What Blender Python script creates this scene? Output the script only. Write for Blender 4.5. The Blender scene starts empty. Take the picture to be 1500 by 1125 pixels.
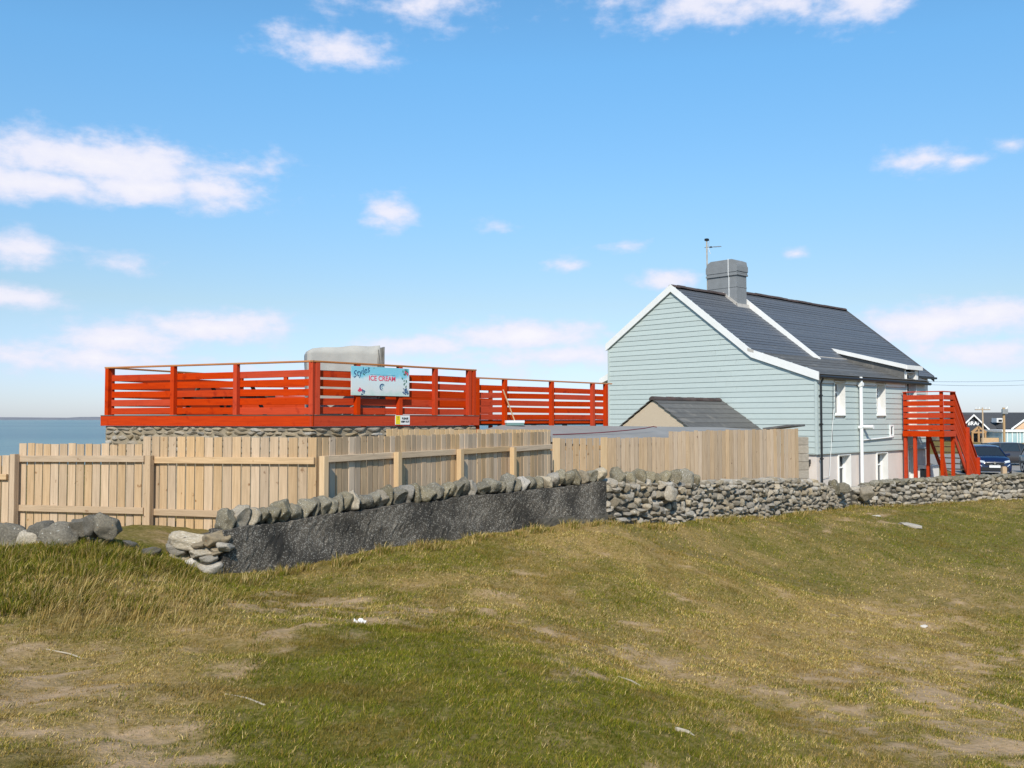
import bpy, bmesh, math, random
import numpy as np
from mathutils import Vector, Matrix, Euler
R = math.radians
random.seed(7); rng = np.random.default_rng(7)
scene = bpy.context.scene
COL = scene.collection
# ------------------------------------------------------------------ camera
F = 1350.0                                  # focal length in pixels of a 1500 x 1125 picture
PITCH = math.atan(51.5 / F)
CAMZ = 3.0
cam_data = bpy.data.cameras.new('camera')
cam_data.sensor_width = 36.0
cam_data.lens = 36.0 * F / 1500.0
cam_data.clip_start = 0.1
cam_data.clip_end = 30000.0
cam = bpy.data.objects.new('camera', cam_data)
COL.objects.link(cam)
cam.location = (0, 0, CAMZ)
cam.rotation_euler = (R(90) + PITCH, 0, 0)
scene.camera = cam
# ------------------------------------------------------------------ sun, sky, exposure
SUN_AZ = R(-98.0); SUN_EL = R(40.0)
L = Vector((math.cos(SUN_AZ) * math.cos(SUN_EL), math.sin(SUN_AZ) * math.cos(SUN_EL), math.sin(SUN_EL)))
sd = bpy.data.lights.new('sun', 'SUN')
sd.energy = 4.2; sd.angle = R(0.5); sd.color = (1.0, 0.93, 0.81)
so = bpy.data.objects.new('sun', sd); COL.objects.link(so)
so.rotation_euler = (-L).to_track_quat('-Z', 'Y').to_euler()
so.location = (-20, -30, 40)
world = bpy.data.worlds.new('World'); scene.world = world
world.use_nodes = True
scene.view_settings.view_transform = 'Standard'
scene.view_settings.look = 'None'
scene.view_settings.gamma = 1.0
scene.view_settings.exposure = 0.2
scene.view_settings.use_curve_mapping = False
SKY_STRENGTH = 0.12
CLOUDS = [  # azimuth px, elevation px, half width, half height (photograph pixels turned to angles), strength
 (140, 270, 260, 48, 1.25), (300, 292, 110, 36, 1.15), (60, 305, 200, 30, 1.2), (200, 300, 200, 26, 1.2), (480, 78, 125, 36, .75), (600, 12, 150, 36, .62),
 (1090, 15, 270, 48, .95), (1265, 40, 95, 48, .95), (572, 312, 52, 36, .95), (35, 392, 95, 26, .8), (165, 402, 75, 20, .55),
 (30, 458, 80, 20, .95), (175, 508, 110, 26, .9), (310, 487, 130, 24, .9), (765, 492, 140, 22, .95), (600, 508, 120, 18, .7),
 (1355, 268, 70, 28, .85), (1420, 275, 55, 20, .8), (1485, 260, 32, 14, .7), (1385, 484, 135, 26, 1.0), (975, 414, 55, 20, .8), (830, 390, 48, 17, .6), (915, 362, 70, 13, .65),
 (720, 333, 42, 14, .6), (1168, 383, 22, 11, .5), (130, 532, 190, 22, .6), (820, 522, 260, 20, .6), (1430, 528, 150, 20, .6), (560, 545, 330, 18, .5)]
def build_world():
    nt = world.node_tree; nt.nodes.clear()
    N = nt.nodes.new; LK = nt.links.new
    out = N('ShaderNodeOutputWorld'); bg = N('ShaderNodeBackground'); bg.inputs[1].default_value = SKY_STRENGTH
    sky = N('ShaderNodeTexSky'); sky.sky_type = 'NISHITA'; sky.sun_disc = False
    sky.sun_elevation = SUN_EL; sky.sun_rotation = math.atan2(L.x, L.y)
    sky.altitude = 0; sky.air_density = 1.0; sky.dust_density = 0.3; sky.ozone_density = 2.0
    tc = N('ShaderNodeTexCoord'); sep = N('ShaderNodeSeparateXYZ'); LK(tc.outputs['Generated'], sep.inputs[0])
    def math_(op, a, b=None, c=None):
        n = N('ShaderNodeMath'); n.operation = op
        for i, v in enumerate((a, b, c)):
            if v is None: continue
            if isinstance(v, (int, float)): n.inputs[i].default_value = v
            else: LK(v, n.inputs[i])
        return n.outputs[0]
    az = math_('ARCTAN2', sep.outputs[0], sep.outputs[1])
    el = math_('ARCSINE', sep.outputs[2])
    comb = N('ShaderNodeCombineXYZ'); LK(az, comb.inputs[0]); LK(el, comb.inputs[1])
    acc = None
    for (px, py, hw, hh, st) in CLOUDS:
        a0 = math.atan((px - 750) / F); e0 = math.atan((562.5 - py) / F) + PITCH
        st = st + (.2 if py < 100 and px < 800 else 0); wa = hw / F; we = hh / F * (1.35 if py > 470 else 1.0)
        vm = N('ShaderNodeVectorMath'); vm.operation = 'MULTIPLY_ADD'
        LK(comb.outputs[0], vm.inputs[0]); vm.inputs[1].default_value = (1 / wa, 1 / we, 0); vm.inputs[2].default_value = (-a0 / wa, -e0 / we, 0)
        ln = N('ShaderNodeVectorMath'); ln.operation = 'LENGTH'; LK(vm.outputs[0], ln.inputs[0])
        st = st + (.55 if py > 470 else .30 if py > 370 else .10)
        v = math_('MULTIPLY_ADD', ln.outputs['Value'], -0.75 * st, st)
        acc = v if acc is None else math_('MAXIMUM', acc, v)
    # the rest of the sky, outside the view, carries the same kind of scattered cloud
    wide = N('ShaderNodeTexNoise'); wide.inputs['Scale'].default_value = 3.0; wide.inputs['Detail'].default_value = 3.0
    mp = N('ShaderNodeMapping'); mp.inputs['Scale'].default_value = (1.3, 4.0, 1); LK(comb.outputs[0], mp.inputs[0]); LK(mp.outputs[0], wide.inputs['Vector'])
    far = math_('MULTIPLY_ADD', wide.outputs['Fac'], 3.2, -1.75)
    absaz = math_('ABSOLUTE', az)
    o1 = math_('MULTIPLY', math_('SUBTRACT', absaz, 0.58), 8.0)
    o2 = math_('MULTIPLY', math_('SUBTRACT', el, 0.47), 8.0)
    outside = N('ShaderNodeClamp'); LK(math_('MAXIMUM', o1, o2), outside.inputs[0])
    farm = math_('SUBTRACT', math_('MULTIPLY', math_('ADD', far, 1.0), outside.outputs[0]), 1.0)
    acc = math_('MAXIMUM', acc, farm)
    n1 = N('ShaderNodeTexNoise'); n1.inputs['Scale'].default_value = 17.0; n1.inputs['Detail'].default_value = 7.0; n1.inputs['Roughness'].default_value = 0.6
    mp2 = N('ShaderNodeMapping'); mp2.inputs['Scale'].default_value = (1.0, 1.8, 1); LK(comb.outputs[0], mp2.inputs[0]); LK(mp2.outputs[0], n1.inputs['Vector'])
    n4 = N('ShaderNodeTexNoise'); n4.inputs['Scale'].default_value = 60.0; n4.inputs['Detail'].default_value = 6.0; LK(mp2.outputs[0], n4.inputs['Vector'])
    dens = math_('ADD', math_('ADD', acc, math_('MULTIPLY_ADD', n1.outputs['Fac'], 1.75, -1.12)), math_('MULTIPLY_ADD', n4.outputs['Fac'], .5, -.25))
    ramp = N('ShaderNodeMapRange'); ramp.interpolation_type = 'SMOOTHSTEP'
    LK(dens, ramp.inputs[0]); ramp.inputs[1].default_value = 0.02; ramp.inputs[2].default_value = 0.85; ramp.inputs[3].default_value = 0; ramp.inputs[4].default_value = 0.92
    hue = N('ShaderNodeHueSaturation'); hue.inputs['Saturation'].default_value = 1.05; hue.inputs['Value'].default_value = 1.0
    # grade of the clear sky by elevation only: paler haze low down, deeper blue above
    gr = N('ShaderNodeValToRGB'); LK(math_('MULTIPLY', el, 1 / R(45)), gr.inputs[0]); ge = gr.color_ramp.elements
    ge[0].position = 0.0; ge[0].color = (.36, .41, .60, 1); ge[1].position = 1.0; ge[1].color = (.50, .76, .82, 1)
    for p_, c_ in ((.05, (.40, .44, .60, 1)), (.155, (.50, .50, .50, 1)), (.30, (.55, .66, .68, 1)), (.47, (.58, .80, .84, 1))):
        q_ = ge.new(p_); q_.color = c_
    gm = N('ShaderNodeVectorMath'); gm.operation = 'MULTIPLY'; LK(sky.outputs[0], gm.inputs[0]); LK(gr.outputs[0], gm.inputs[1])
    gs_ = N('ShaderNodeVectorMath'); gs_.operation = 'SCALE'; LK(gm.outputs[0], gs_.inputs[0]); gs_.inputs['Scale'].default_value = 1.72
    LK(gs_.outputs[0], hue.inputs['Color'])
    cr = N('ShaderNodeMapRange'); LK(dens, cr.inputs[0]); cr.inputs[1].default_value = 0.1; cr.inputs[2].default_value = 1.2; cr.inputs[3].default_value = 0; cr.inputs[4].default_value = 1
    cc = N('ShaderNodeMix'); cc.data_type = 'RGBA'; LK(cr.outputs[0], cc.inputs[0])
    k = 0.92 / SKY_STRENGTH
    cc.inputs[6].default_value = (0.70 * k, 0.73 * k, 0.93 * k, 1); cc.inputs[7].default_value = (0.92 * k, 0.89 * k, 0.94 * k, 1)
    mix = N('ShaderNodeMix'); mix.data_type = 'RGBA'
    LK(ramp.outputs[0], mix.inputs[0]); LK(hue.outputs[0], mix.inputs[6]); LK(cc.outputs[2], mix.inputs[7])
    LK(mix.outputs[2], bg.inputs[0]); LK(bg.outputs[0], out.inputs[0])
build_world()
# ------------------------------------------------------------------ pixel <-> world (for measuring only)
def P(px, py, D):
    a = (px - 750) / F; b = (562.5 - py) / F
    y = math.cos(PITCH) - b * math.sin(PITCH); z = math.sin(PITCH) + b * math.cos(PITCH)
    return Vector((a / y * D, D, CAMZ + z / y * D))
# ------------------------------------------------------------------ materials
def rgb(r, g, b): return (r, g, b, 1)
def new_mat(name):
    m = bpy.data.materials.new(name); m.use_nodes = True
    return m, m.node_tree, m.node_tree.nodes['Principled BSDF']
def mat(name, c1, c2=None, scale=(6, 6, 6), rough=0.7, detail=5, bump=0.0, bscale=None, metal=0.0, rnd=0.0, spots=None, spec=0.4, coords='Object', thr=(0.3, 0.7)):
    """two-tone noise material; rnd = brightness change from object to object; spots = (colour, scale, threshold)"""
    m, nt, b = new_mat(name); N = nt.nodes.new; LK = nt.links.new
    b.inputs['Roughness'].default_value = rough; b.inputs['Metallic'].default_value = metal
    b.inputs['Specular IOR Level'].default_value = spec
    tc = N('ShaderNodeTexCoord'); mp = N('ShaderNodeMapping'); mp.inputs['Scale'].default_value = scale
    src = tc.outputs[coords]
    oi = N('ShaderNodeObjectInfo')
    add = N('ShaderNodeVectorMath'); add.operation = 'MULTIPLY_ADD'
    LK(oi.outputs['Random'], add.inputs[0]); add.inputs[1].default_value = (37, 53, 71); LK(src, add.inputs[2])
    LK(add.outputs[0], mp.inputs[0])
    nz = N('ShaderNodeTexNoise'); nz.inputs['Scale'].default_value = 1; nz.inputs['Detail'].default_value = detail; nz.inputs['Roughness'].default_value = 0.62
    LK(mp.outputs[0], nz.inputs['Vector'])
    mr = N('ShaderNodeMapRange'); LK(nz.outputs['Fac'], mr.inputs[0]); mr.inputs[1].default_value = thr[0]; mr.inputs[2].default_value = thr[1]
    mx = N('ShaderNodeMix'); mx.data_type = 'RGBA'; LK(mr.outputs[0], mx.inputs[0])
    mx.inputs[6].default_value = rgb(*c1); mx.inputs[7].default_value = rgb(*(c2 or c1))
    col = mx.outputs[2]
    if spots:
        for (sc, ss, st, sw) in spots:
            n2 = N('ShaderNodeTexNoise'); n2.inputs['Scale'].default_value = ss; n2.inputs['Detail'].default_value = 4; LK(add.outputs[0], n2.inputs['Vector'])
            r2 = N('ShaderNodeMapRange'); LK(n2.outputs['Fac'], r2.inputs[0]); r2.inputs[1].default_value = st; r2.inputs[2].default_value = st + sw
            m2 = N('ShaderNodeMix'); m2.data_type = 'RGBA'; LK(r2.outputs[0], m2.inputs[0]); LK(col, m2.inputs[6]); m2.inputs[7].default_value = rgb(*sc)
            col = m2.outputs[2]
    if rnd:
        hs = N('ShaderNodeHueSaturation'); LK(col, hs.inputs['Color'])
        vr = N('ShaderNodeMapRange'); LK(oi.outputs['Random'], vr.inputs[0]); vr.inputs[3].default_value = 1 - rnd; vr.inputs[4].default_value = 1 + rnd
        LK(vr.outputs[0], hs.inputs['Value'])
        m3 = N('ShaderNodeMath'); m3.operation = 'MULTIPLY'; LK(oi.outputs['Random'], m3.inputs[0]); m3.inputs[1].default_value = 7.31
        fr = N('ShaderNodeMath'); fr.operation = 'FRACT'; LK(m3.outputs[0], fr.inputs[0])
        sr = N('ShaderNodeMapRange'); LK(fr.outputs[0], sr.inputs[0]); sr.inputs[3].default_value = 1 - rnd * 1.2; sr.inputs[4].default_value = 1 + rnd * .6
        LK(sr.outputs[0], hs.inputs['Saturation'])
        col = hs.outputs['Color']
    LK(col, b.inputs['Base Color'])
    if bump:
        bp = N('ShaderNodeBump'); bp.inputs['Strength'].default_value = bump; bp.inputs['Distance'].default_value = 0.02
        if bscale:
            n3 = N('ShaderNodeTexNoise'); n3.inputs['Scale'].default_value = bscale; n3.inputs['Detail'].default_value = 6; LK(add.outputs[0], n3.inputs['Vector']); LK(n3.outputs['Fac'], bp.inputs['Height'])
        else: LK(nz.outputs['Fac'], bp.inputs['Height'])
        LK(bp.outputs[0], b.inputs['Normal'])
    return m
M = {}
M['fence'] = mat('fence_timber', (.54, .37, .215), (.37, .245, .135), (2.2, 34, 34), .8, 5, .15, rnd=.15, spots=[((.26, .14, .06), 9, .665, .05)], thr=(.3, .75))
M['fence_mid'] = mat('fence_timber_dulled', (.50, .365, .235), (.36, .25, .155), (2.2, 34, 34), .85, 5, .12, rnd=.15, spots=[((.2, .12, .07), 9, .69, .06)], thr=(.3, .75))
M['fence_grey'] = mat('fence_timber_weathered', (.55, .385, .225), (.37, .25, .145), (2.2, 38, 38), .85, 4, .12, rnd=.22, spots=[((.16, .10, .06), 9, .69, .06)], thr=(.3, .75))
M['fence_new'] = mat('fence_timber_new', (.66, .45, .24), (.54, .35, .17), (2.2, 38, 38), .75, 4, .1, rnd=.08, thr=(.3, .75))
M['red'] = mat('red_painted_timber', (.52, .043, .001), (.41, .030, .001), (2, 30, 30), .75, 4, .12, rnd=.045, spots=[((.32, .020, .001), 5, .60, .14)], spec=.1)
M['cap'] = mat('orange_stained_rail', (.50, .20, .06), (.38, .14, .04), (2, 40, 40), .6, 4, .05, rnd=.08)
M['darkwood'] = mat('dark_timber', (.06, .045, .035), (.09, .07, .05), (2, 30, 30), .8, 4)
M['stone'] = mat('grey_field_stone', (.42, .355, .265), (.21, .175, .13), (7, 7, 7), .92, 6, .6, 18, rnd=.33, spots=[((.55, .54, .49), 13, .64, .05), ((.36, .29, .15), 6, .66, .12)])
M['stone_cap'] = mat('grey_cap_stone', (.27, .23, .155), (.125, .107, .074), (9, 9, 9), .95, 6, .7, 22, rnd=.25, spots=[((.58, .56, .50), 11, .62, .05), ((.24, .215, .10), 5, .64, .12)])
M['stone_dark'] = mat('dark_lichened_boulder', (.22, .19, .145), (.10, .088, .068), (9, 9, 9), .95, 6, .8, 20, rnd=.2, spots=[((.55, .54, .48), 8, .66, .05), ((.42, .20, .03), 4, .70, .05)])
M['stone_warm'] = mat('warm_rubble_stone', (.36, .28, .18), (.20, .165, .12), (7, 7, 7), .92, 6, .5, 18, rnd=.28, spots=[((.30, .15, .08), 4, .64, .1)])
M['stone_white'] = mat('pale_quartz_stone', (.62, .58, .52), (.45, .40, .34), (7, 7, 7), .9, 6, .3, 18)
M['infill'] = mat('dark_wall_core', (.10, .088, .07), (.055, .05, .04), (8, 8, 8), 1, 5, .6, 14)
M['mortar'] = mat('sandy_mortar', (.33, .27, .19), (.22, .18, .125), (9, 9, 9), 1, 5, .5, 20)
M['mint'] = mat('mint_painted_board', (.470, .530, .508), (.440, .502, .482), (.6, 9, 9), .55, 3, .03, rnd=.025, spec=.35)
M['white'] = mat('white_paint', (.80, .79, .77), (.74, .73, .70), (3, 3, 3), .5, 4, rnd=.02)
M['upvc'] = mat('white_plastic', (.80, .80, .79), None, rough=.35)
M['slate'] = mat('blue_grey_slate', (.078, .085, .100), (.112, .117, .127), (3.2, 9, 9), .55, 5, .15, rnd=.10, spots=[((.13, .13, .125), 2.2, .62, .2)], spec=.45)
M['slate_old'] = mat('old_grey_slate', (.090, .088, .085), (.135, .128, .118), (3.0, 9, 9), .65, 5, .2, rnd=.12, spots=[((.21, .19, .165), 2.0, .58, .2)])
M['ridge'] = mat('brown_ridge_tile', (.085, .055, .048), (.055, .040, .038), (6, 6, 6), .8, 4, .2, rnd=.2)
M['chim'] = mat('grey_chimney_render', (.225, .235, .245), (.19, .198, .205), (4, 4, 4), .85, 5, .25, 25)
M['cement'] = mat('pale_cement', (.48, .45, .41), (.36, .33, .30), (6, 6, 6), .95, 5, .4, 20)
M['plinth'] = mat('pinkish_plaster', (.70, .62, .565), (.63, .555, .505), (2.5, 2.5, 1.2), .85, 5, .1, 30)
M['pebble'] = mat('cream_pebbledash', (.60, .49, .36), (.48, .385, .275), (60, 60, 60), .95, 3, .5, 60)
M['block'] = mat('concrete_block', (.36, .31, .25), (.26, .225, .18), (14, 14, 14), .95, 5, .4, 40, rnd=.08)
M['felt'] = mat('grey_roofing_felt', (.28, .268, .25), (.23, .22, .205), (1.2, 1.2, 1.2), .85, 5, .1, 40)
M['black'] = mat('black_plastic', (.015, .016, .018), None, rough=.45)
M['glass'] = mat('dark_window_glass', (.02, .025, .03), None, rough=.08, spec=.6)
M['metal'] = mat('galvanised_metal', (.45, .44, .42), (.36, .35, .33), (8, 8, 8), .45, 4, metal=.7)
M['rust'] = mat('weathered_aerial_pole', (.52, .46, .38), (.36, .27, .18), (8, 8, 8), .6, 4, metal=.2)
M['tarp'] = mat('grey_cover_fabric', (.40, .39, .36), (.33, .32, .295), (3, 3, 3), .8, 4, .3, 5)
M['tarp_dark'] = mat('dark_cover_fabric', (.12, .115, .105), (.17, .16, .15), (5, 5, 5), .85, 4, .3, 8)
M['teal'] = mat('teal_plastic', (.16, .26, .24), None, rough=.6)
M['asphalt'] = mat('pale_worn_asphalt', (.30, .27, .235), (.23, .21, .185), (.6, .6, .6), .95, 6, .1, 30)
M['tan'] = mat('tan_render', (.62, .42, .27), (.56, .38, .24), (1, 1, 1), .9, 4)
M['char'] = mat('charcoal_cladding', (.035, .042, .055), (.045, .052, .065), (1, 1, 1), .7, 4)
M['pantile'] = mat('brownish_roof_tiles', (.115, .078, .072), (.085, .062, .06), (.6, 3, 3), .85, 4, .2, 6)
M['roofgrey'] = mat('grey_roof_tiles', (.080, .077, .076), (.060, .058, .058), (.6, 3, 3), .85, 4, .2, 6)
M['conserv'] = mat('pale_blue_glazing', (.42, .56, .58), (.30, .44, .47), (.4, .4, .4), .2, 3)
M['timber'] = mat('honey_timber', (.45, .27, .12), (.36, .2, .09), (2, 9, 9), .7, 4)
M['blue'] = mat('dark_blue_car_paint', (.006, .014, .055), None, rough=.18, spec=.6)
M['grey_paint'] = mat('dark_grey_car_paint', (.045, .042, .045), None, rough=.2, spec=.6)
M['tyre'] = mat('tyre_rubber', (.02, .02, .02), None, rough=.9)
M['alloy'] = mat('alloy_wheel', (.45, .45, .46), None, rough=.3, metal=.8)
M['chrome'] = mat('chrome_trim', (.75, .75, .76), None, rough=.15, metal=.9)
M['lamp'] = mat('headlamp_glass', (.55, .60, .66), None, rough=.08)
M['plate'] = mat('number_plate_white', (.80, .80, .78), None, rough=.4)
M['lettering'] = mat('white_lettering', (.85, .85, .85), None, rough=.5)
M['sign_blue'] = mat('sign_navy_print', (.03, .09, .20), None, rough=.5)
M['sign_red'] = mat('sign_pink_red_print', (.72, .06, .12), None, rough=.5)
M['sign_teal'] = mat('sign_teal_print', (.05, .27, .36), None, rough=.5)
M['sign_green'] = mat('sign_green_print', (.05, .16, .10), None, rough=.5)
M['yellow'] = mat('sign_yellow', (.80, .62, .02), None, rough=.5)
M['rock_white'] = mat('pale_boulder', (.62, .57, .50), (.50, .45, .39), (2, 2, 2), .9, 5, .3, 6)
M['stick'] = mat('bleached_driftwood', (.46, .39, .29), (.34, .28, .2), (4, 30, 30), .8, 4, rnd=.1)
M['paper'] = mat('white_litter', (.85, .85, .86), None, rough=.6)
M['hose'] = mat('dark_red_hose', (.16, .035, .04), None, rough=.6)
M['cable'] = mat('dark_cable', (.05, .05, .055), None, rough=.7)
def sign_face_mat():
    m, nt, b = new_mat('sign_board_print'); N = nt.nodes.new; LK = nt.links.new
    tc = N('ShaderNodeTexCoord'); sp = N('ShaderNodeSeparateXYZ'); LK(tc.outputs['Generated'], sp.inputs[0])
    nz = N('ShaderNodeTexNoise'); nz.inputs['Scale'].default_value = 5; nz.inputs['Detail'].default_value = 4; LK(tc.outputs['Object'], nz.inputs['Vector'])
    ad = N('ShaderNodeMath'); ad.operation = 'MULTIPLY_ADD'; LK(nz.outputs['Fac'], ad.inputs[0]); ad.inputs[1].default_value = .5; LK(sp.outputs[2], ad.inputs[2])
    cr = N('ShaderNodeValToRGB'); e = cr.color_ramp.elements
    e[0].position = .2; e[0].color = (.47, .62, .55, 1); e[1].position = 1.25; e[1].color = (.22, .56, .68, 1)
    x = cr.color_ramp.elements.new(.45); x.color = (.66, .68, .66, 1)
    x = cr.color_ramp.elements.new(.85); x.color = (.62, .72, .74, 1)
    LK(ad.outputs[0], cr.inputs[0]); LK(cr.outputs[0], b.inputs['Base Color']); b.inputs['Roughness'].default_value = .35
    return m
M['sign_face'] = sign_face_mat()
def roughcast_mat():
    m, nt, b = new_mat('black_roughcast'); N = nt.nodes.new; LK = nt.links.new
    tc = N('ShaderNodeTexCoord')
    vo = N('ShaderNodeTexVoronoi'); vo.inputs['Scale'].default_value = 95; LK(tc.outputs['Object'], vo.inputs['Vector'])
    n1 = N('ShaderNodeTexNoise'); n1.inputs['Scale'].default_value = 2.2; n1.inputs['Detail'].default_value = 5; LK(tc.outputs['Object'], n1.inputs['Vector'])
    sp = N('ShaderNodeSeparateColor'); LK(vo.outputs['Color'], sp.inputs[0])
    a = N('ShaderNodeMath'); a.operation = 'MULTIPLY_ADD'; LK(n1.outputs['Fac'], a.inputs[0]); a.inputs[1].default_value = .75; LK(sp.outputs[0], a.inputs[2])
    r = N('ShaderNodeMapRange'); LK(a.outputs[0], r.inputs[0]); r.inputs[1].default_value = 1.17; r.inputs[2].default_value = 1.28
    bs = N('ShaderNodeMix'); bs.data_type = 'RGBA'; r1 = N('ShaderNodeMapRange'); LK(n1.outputs['Fac'], r1.inputs[0]); r1.inputs[1].default_value = .35; r1.inputs[2].default_value = .7
    LK(r1.outputs[0], bs.inputs[0]); bs.inputs[6].default_value = (.032, .028, .023, 1); bs.inputs[7].default_value = (.125, .106, .084, 1)
    mx = N('ShaderNodeMix'); mx.data_type = 'RGBA'; LK(r.outputs[0], mx.inputs[0]); LK(bs.outputs[2], mx.inputs[6]); mx.inputs[7].default_value = (.30, .275, .235, 1)
    LK(mx.outputs[2], b.inputs['Base Color']); b.inputs['Roughness'].default_value = .95
    bp = N('ShaderNodeBump'); bp.inputs['Strength'].default_value = .9; bp.inputs['Distance'].default_value = .015; LK(vo.outputs['Distance'], bp.inputs['Height']); LK(bp.outputs[0], b.inputs['Normal'])
    return m
M['roughcast'] = roughcast_mat()
# ------------------------------------------------------------------ object helpers
def link(name, me, m, parent=None):
    o = bpy.data.objects.new(name, me); COL.objects.link(o)
    if m is not None and me is not None and not me.materials: me.materials.append(m)
    if parent is not None:
        o.parent = parent; o.matrix_parent_inverse = ROOTM[parent.name].inverted()
    return o
ROOTM = {}
def tag(o, label, cat, group=None):
    o['label'] = label; o['category'] = cat
    if group: o['group'] = group
    return o
def thing(name, label, cat, loc=(0, 0, 0), group=None):
    o = bpy.data.objects.new(name, None); COL.objects.link(o); o.empty_display_size = .2
    o.location = loc; ROOTM[o.name] = Matrix.Translation(Vector(loc))
    return tag(o, label, cat, group)
def as_parent(o, mw=None):
    ROOTM[o.name] = mw if mw is not None else o.matrix_basis.copy(); return o
MESHES = {}
def prism_mesh(Lx, w, h, ch, mname):
    """a bar of length Lx along local x, w along y, h along z, with chamfered long edges"""
    key = (round(Lx, 3), round(w, 3), round(h, 3), round(ch, 4), mname)
    if key in MESHES: return MESHES[key]
    a, b = w / 2, h / 2
    if ch > 0:
        c = min(ch, a * .6, b * .6)
        ring = [(-a + c, -b), (a - c, -b), (a, -b + c), (a, b - c), (a - c, b), (-a + c, b), (-a, b - c), (-a, -b + c)]
    else: ring = [(-a, -b), (a, -b), (a, b), (-a, b)]
    n = len(ring)
    vs = [(-Lx / 2, y, z) for y, z in ring] + [(Lx / 2, y, z) for y, z in ring]
    fs = [(i, (i + 1) % n, n + (i + 1) % n, n + i)[::-1] for i in range(n)] + [tuple(range(n)), tuple(range(2 * n - 1, n - 1, -1))]
    fs = [f[::-1] for f in fs]
    me = bpy.data.meshes.new('bar'); me.from_pydata(vs, [], [f[::-1] for f in fs]); me.update()
    bm = bmesh.new(); bm.from_mesh(me); bmesh.ops.recalc_face_normals(bm, faces=bm.faces); bm.to_mesh(me); bm.free()
    MESHES[key] = me
    return me
def beam(name, p0, p1, w, h, m, parent=None, up=(0, 0, 1), ch=.004):
    """bar from p0 to p1, h thick along `up`, w thick sideways"""
    p0 = Vector(p0); p1 = Vector(p1); x = (p1 - p0); Ln = x.length; x.normalize()
    up = Vector(up); y = up.cross(x).normalized(); z = x.cross(y).normalized()
    me = prism_mesh(Ln, w, h, ch, m.name)
    o = link(name, me, m, parent)
    mw = Matrix((x, y, z)).transposed().to_4x4(); mw.translation = (p0 + p1) / 2
    o.matrix_basis = mw
    return o
def mesh_obj(name, verts, faces, m, parent=None, smooth=False, recalc=True):
    me = bpy.data.meshes.new(name); me.from_pydata([tuple(v) for v in verts], [], faces); me.update()
    if recalc:
        bm = bmesh.new(); bm.from_mesh(me); bmesh.ops.recalc_face_normals(bm, faces=bm.faces); bm.to_mesh(me); bm.free()
    if smooth:
        for p in me.polygons: p.use_smooth = True
    return link(name, me, m, parent)
def extrude(name, poly, vec, m, parent=None):
    """polygon (list of points) swept along vec"""
    n = len(poly); vec = Vector(vec)
    vs = [Vector(p) for p in poly] + [Vector(p) + vec for p in poly]
    fs = [tuple(range(n)), tuple(range(n, 2 * n))] + [(i, (i + 1) % n, n + (i + 1) % n, n + i) for i in range(n)]
    return mesh_obj(name, vs, fs, m, parent)
def tube(name, pts, r, m, parent=None, n=8):
    pts = [Vector(p) for p in pts]; vs = []; fs = []
    for i, p in enumerate(pts):
        d = (pts[min(i + 1, len(pts) - 1)] - pts[max(i - 1, 0)]).normalized()
        a = d.orthogonal().normalized() if i == 0 else (a - d * a.dot(d)).normalized()
        b = d.cross(a)
        for k in range(n):
            t = 2 * math.pi * k / n; vs.append(p + (a * math.cos(t) + b * math.sin(t)) * r)
    for i in range(len(pts) - 1):
        for k in range(n): fs.append((i * n + k, i * n + (k + 1) % n, (i + 1) * n + (k + 1) % n, (i + 1) * n + k))
    fs.append(tuple(range(n))); fs.append(tuple(range((len(pts) - 1) * n, len(pts) * n)))
    return mesh_obj(name, vs, fs, m, parent, smooth=False)
class Frame:
    """a plan frame: t along (cos a, sin a), s along its left normal, z up"""
    def __init__(self, ox, oy, ang, z=0.0):
        self.o = Vector((ox, oy, z)); self.u = Vector((math.cos(ang), math.sin(ang), 0)); self.v = Vector((-math.sin(ang), math.cos(ang), 0))
    def p(self, t, s, z): return self.o + self.u * t + self.v * s + Vector((0, 0, z))
    def box(self, name, t0, t1, s0, s1, z0, z1, m, parent=None, ch=.006):
        return beam(name, self.p(t0, (s0 + s1) / 2, (z0 + z1) / 2), self.p(t1, (s0 + s1) / 2, (z0 + z1) / 2), abs(s1 - s0), abs(z1 - z0), m, parent, ch=ch)
def text_mesh(name, body, size, m, parent, mw, depth=.004, shear=0.0, align='CENTER', bold=0.0):
    cu = bpy.data.curves.new('txt', 'FONT'); cu.body = body; cu.size = size; cu.align_x = align; cu.align_y = 'CENTER'
    cu.extrude = depth; cu.shear = shear; cu.offset = bold; cu.resolution_u = 3
    to = bpy.data.objects.new('txt', cu); COL.objects.link(to)
    dg = bpy.context.evaluated_depsgraph_get()
    me = bpy.data.meshes.new_from_object(to.evaluated_get(dg)); me.name = name
    bpy.data.objects.remove(to); bpy.data.curves.remove(cu)
    me.materials.clear()
    o = link(name, me, m, parent); o.matrix_basis = mw
    return o
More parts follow.
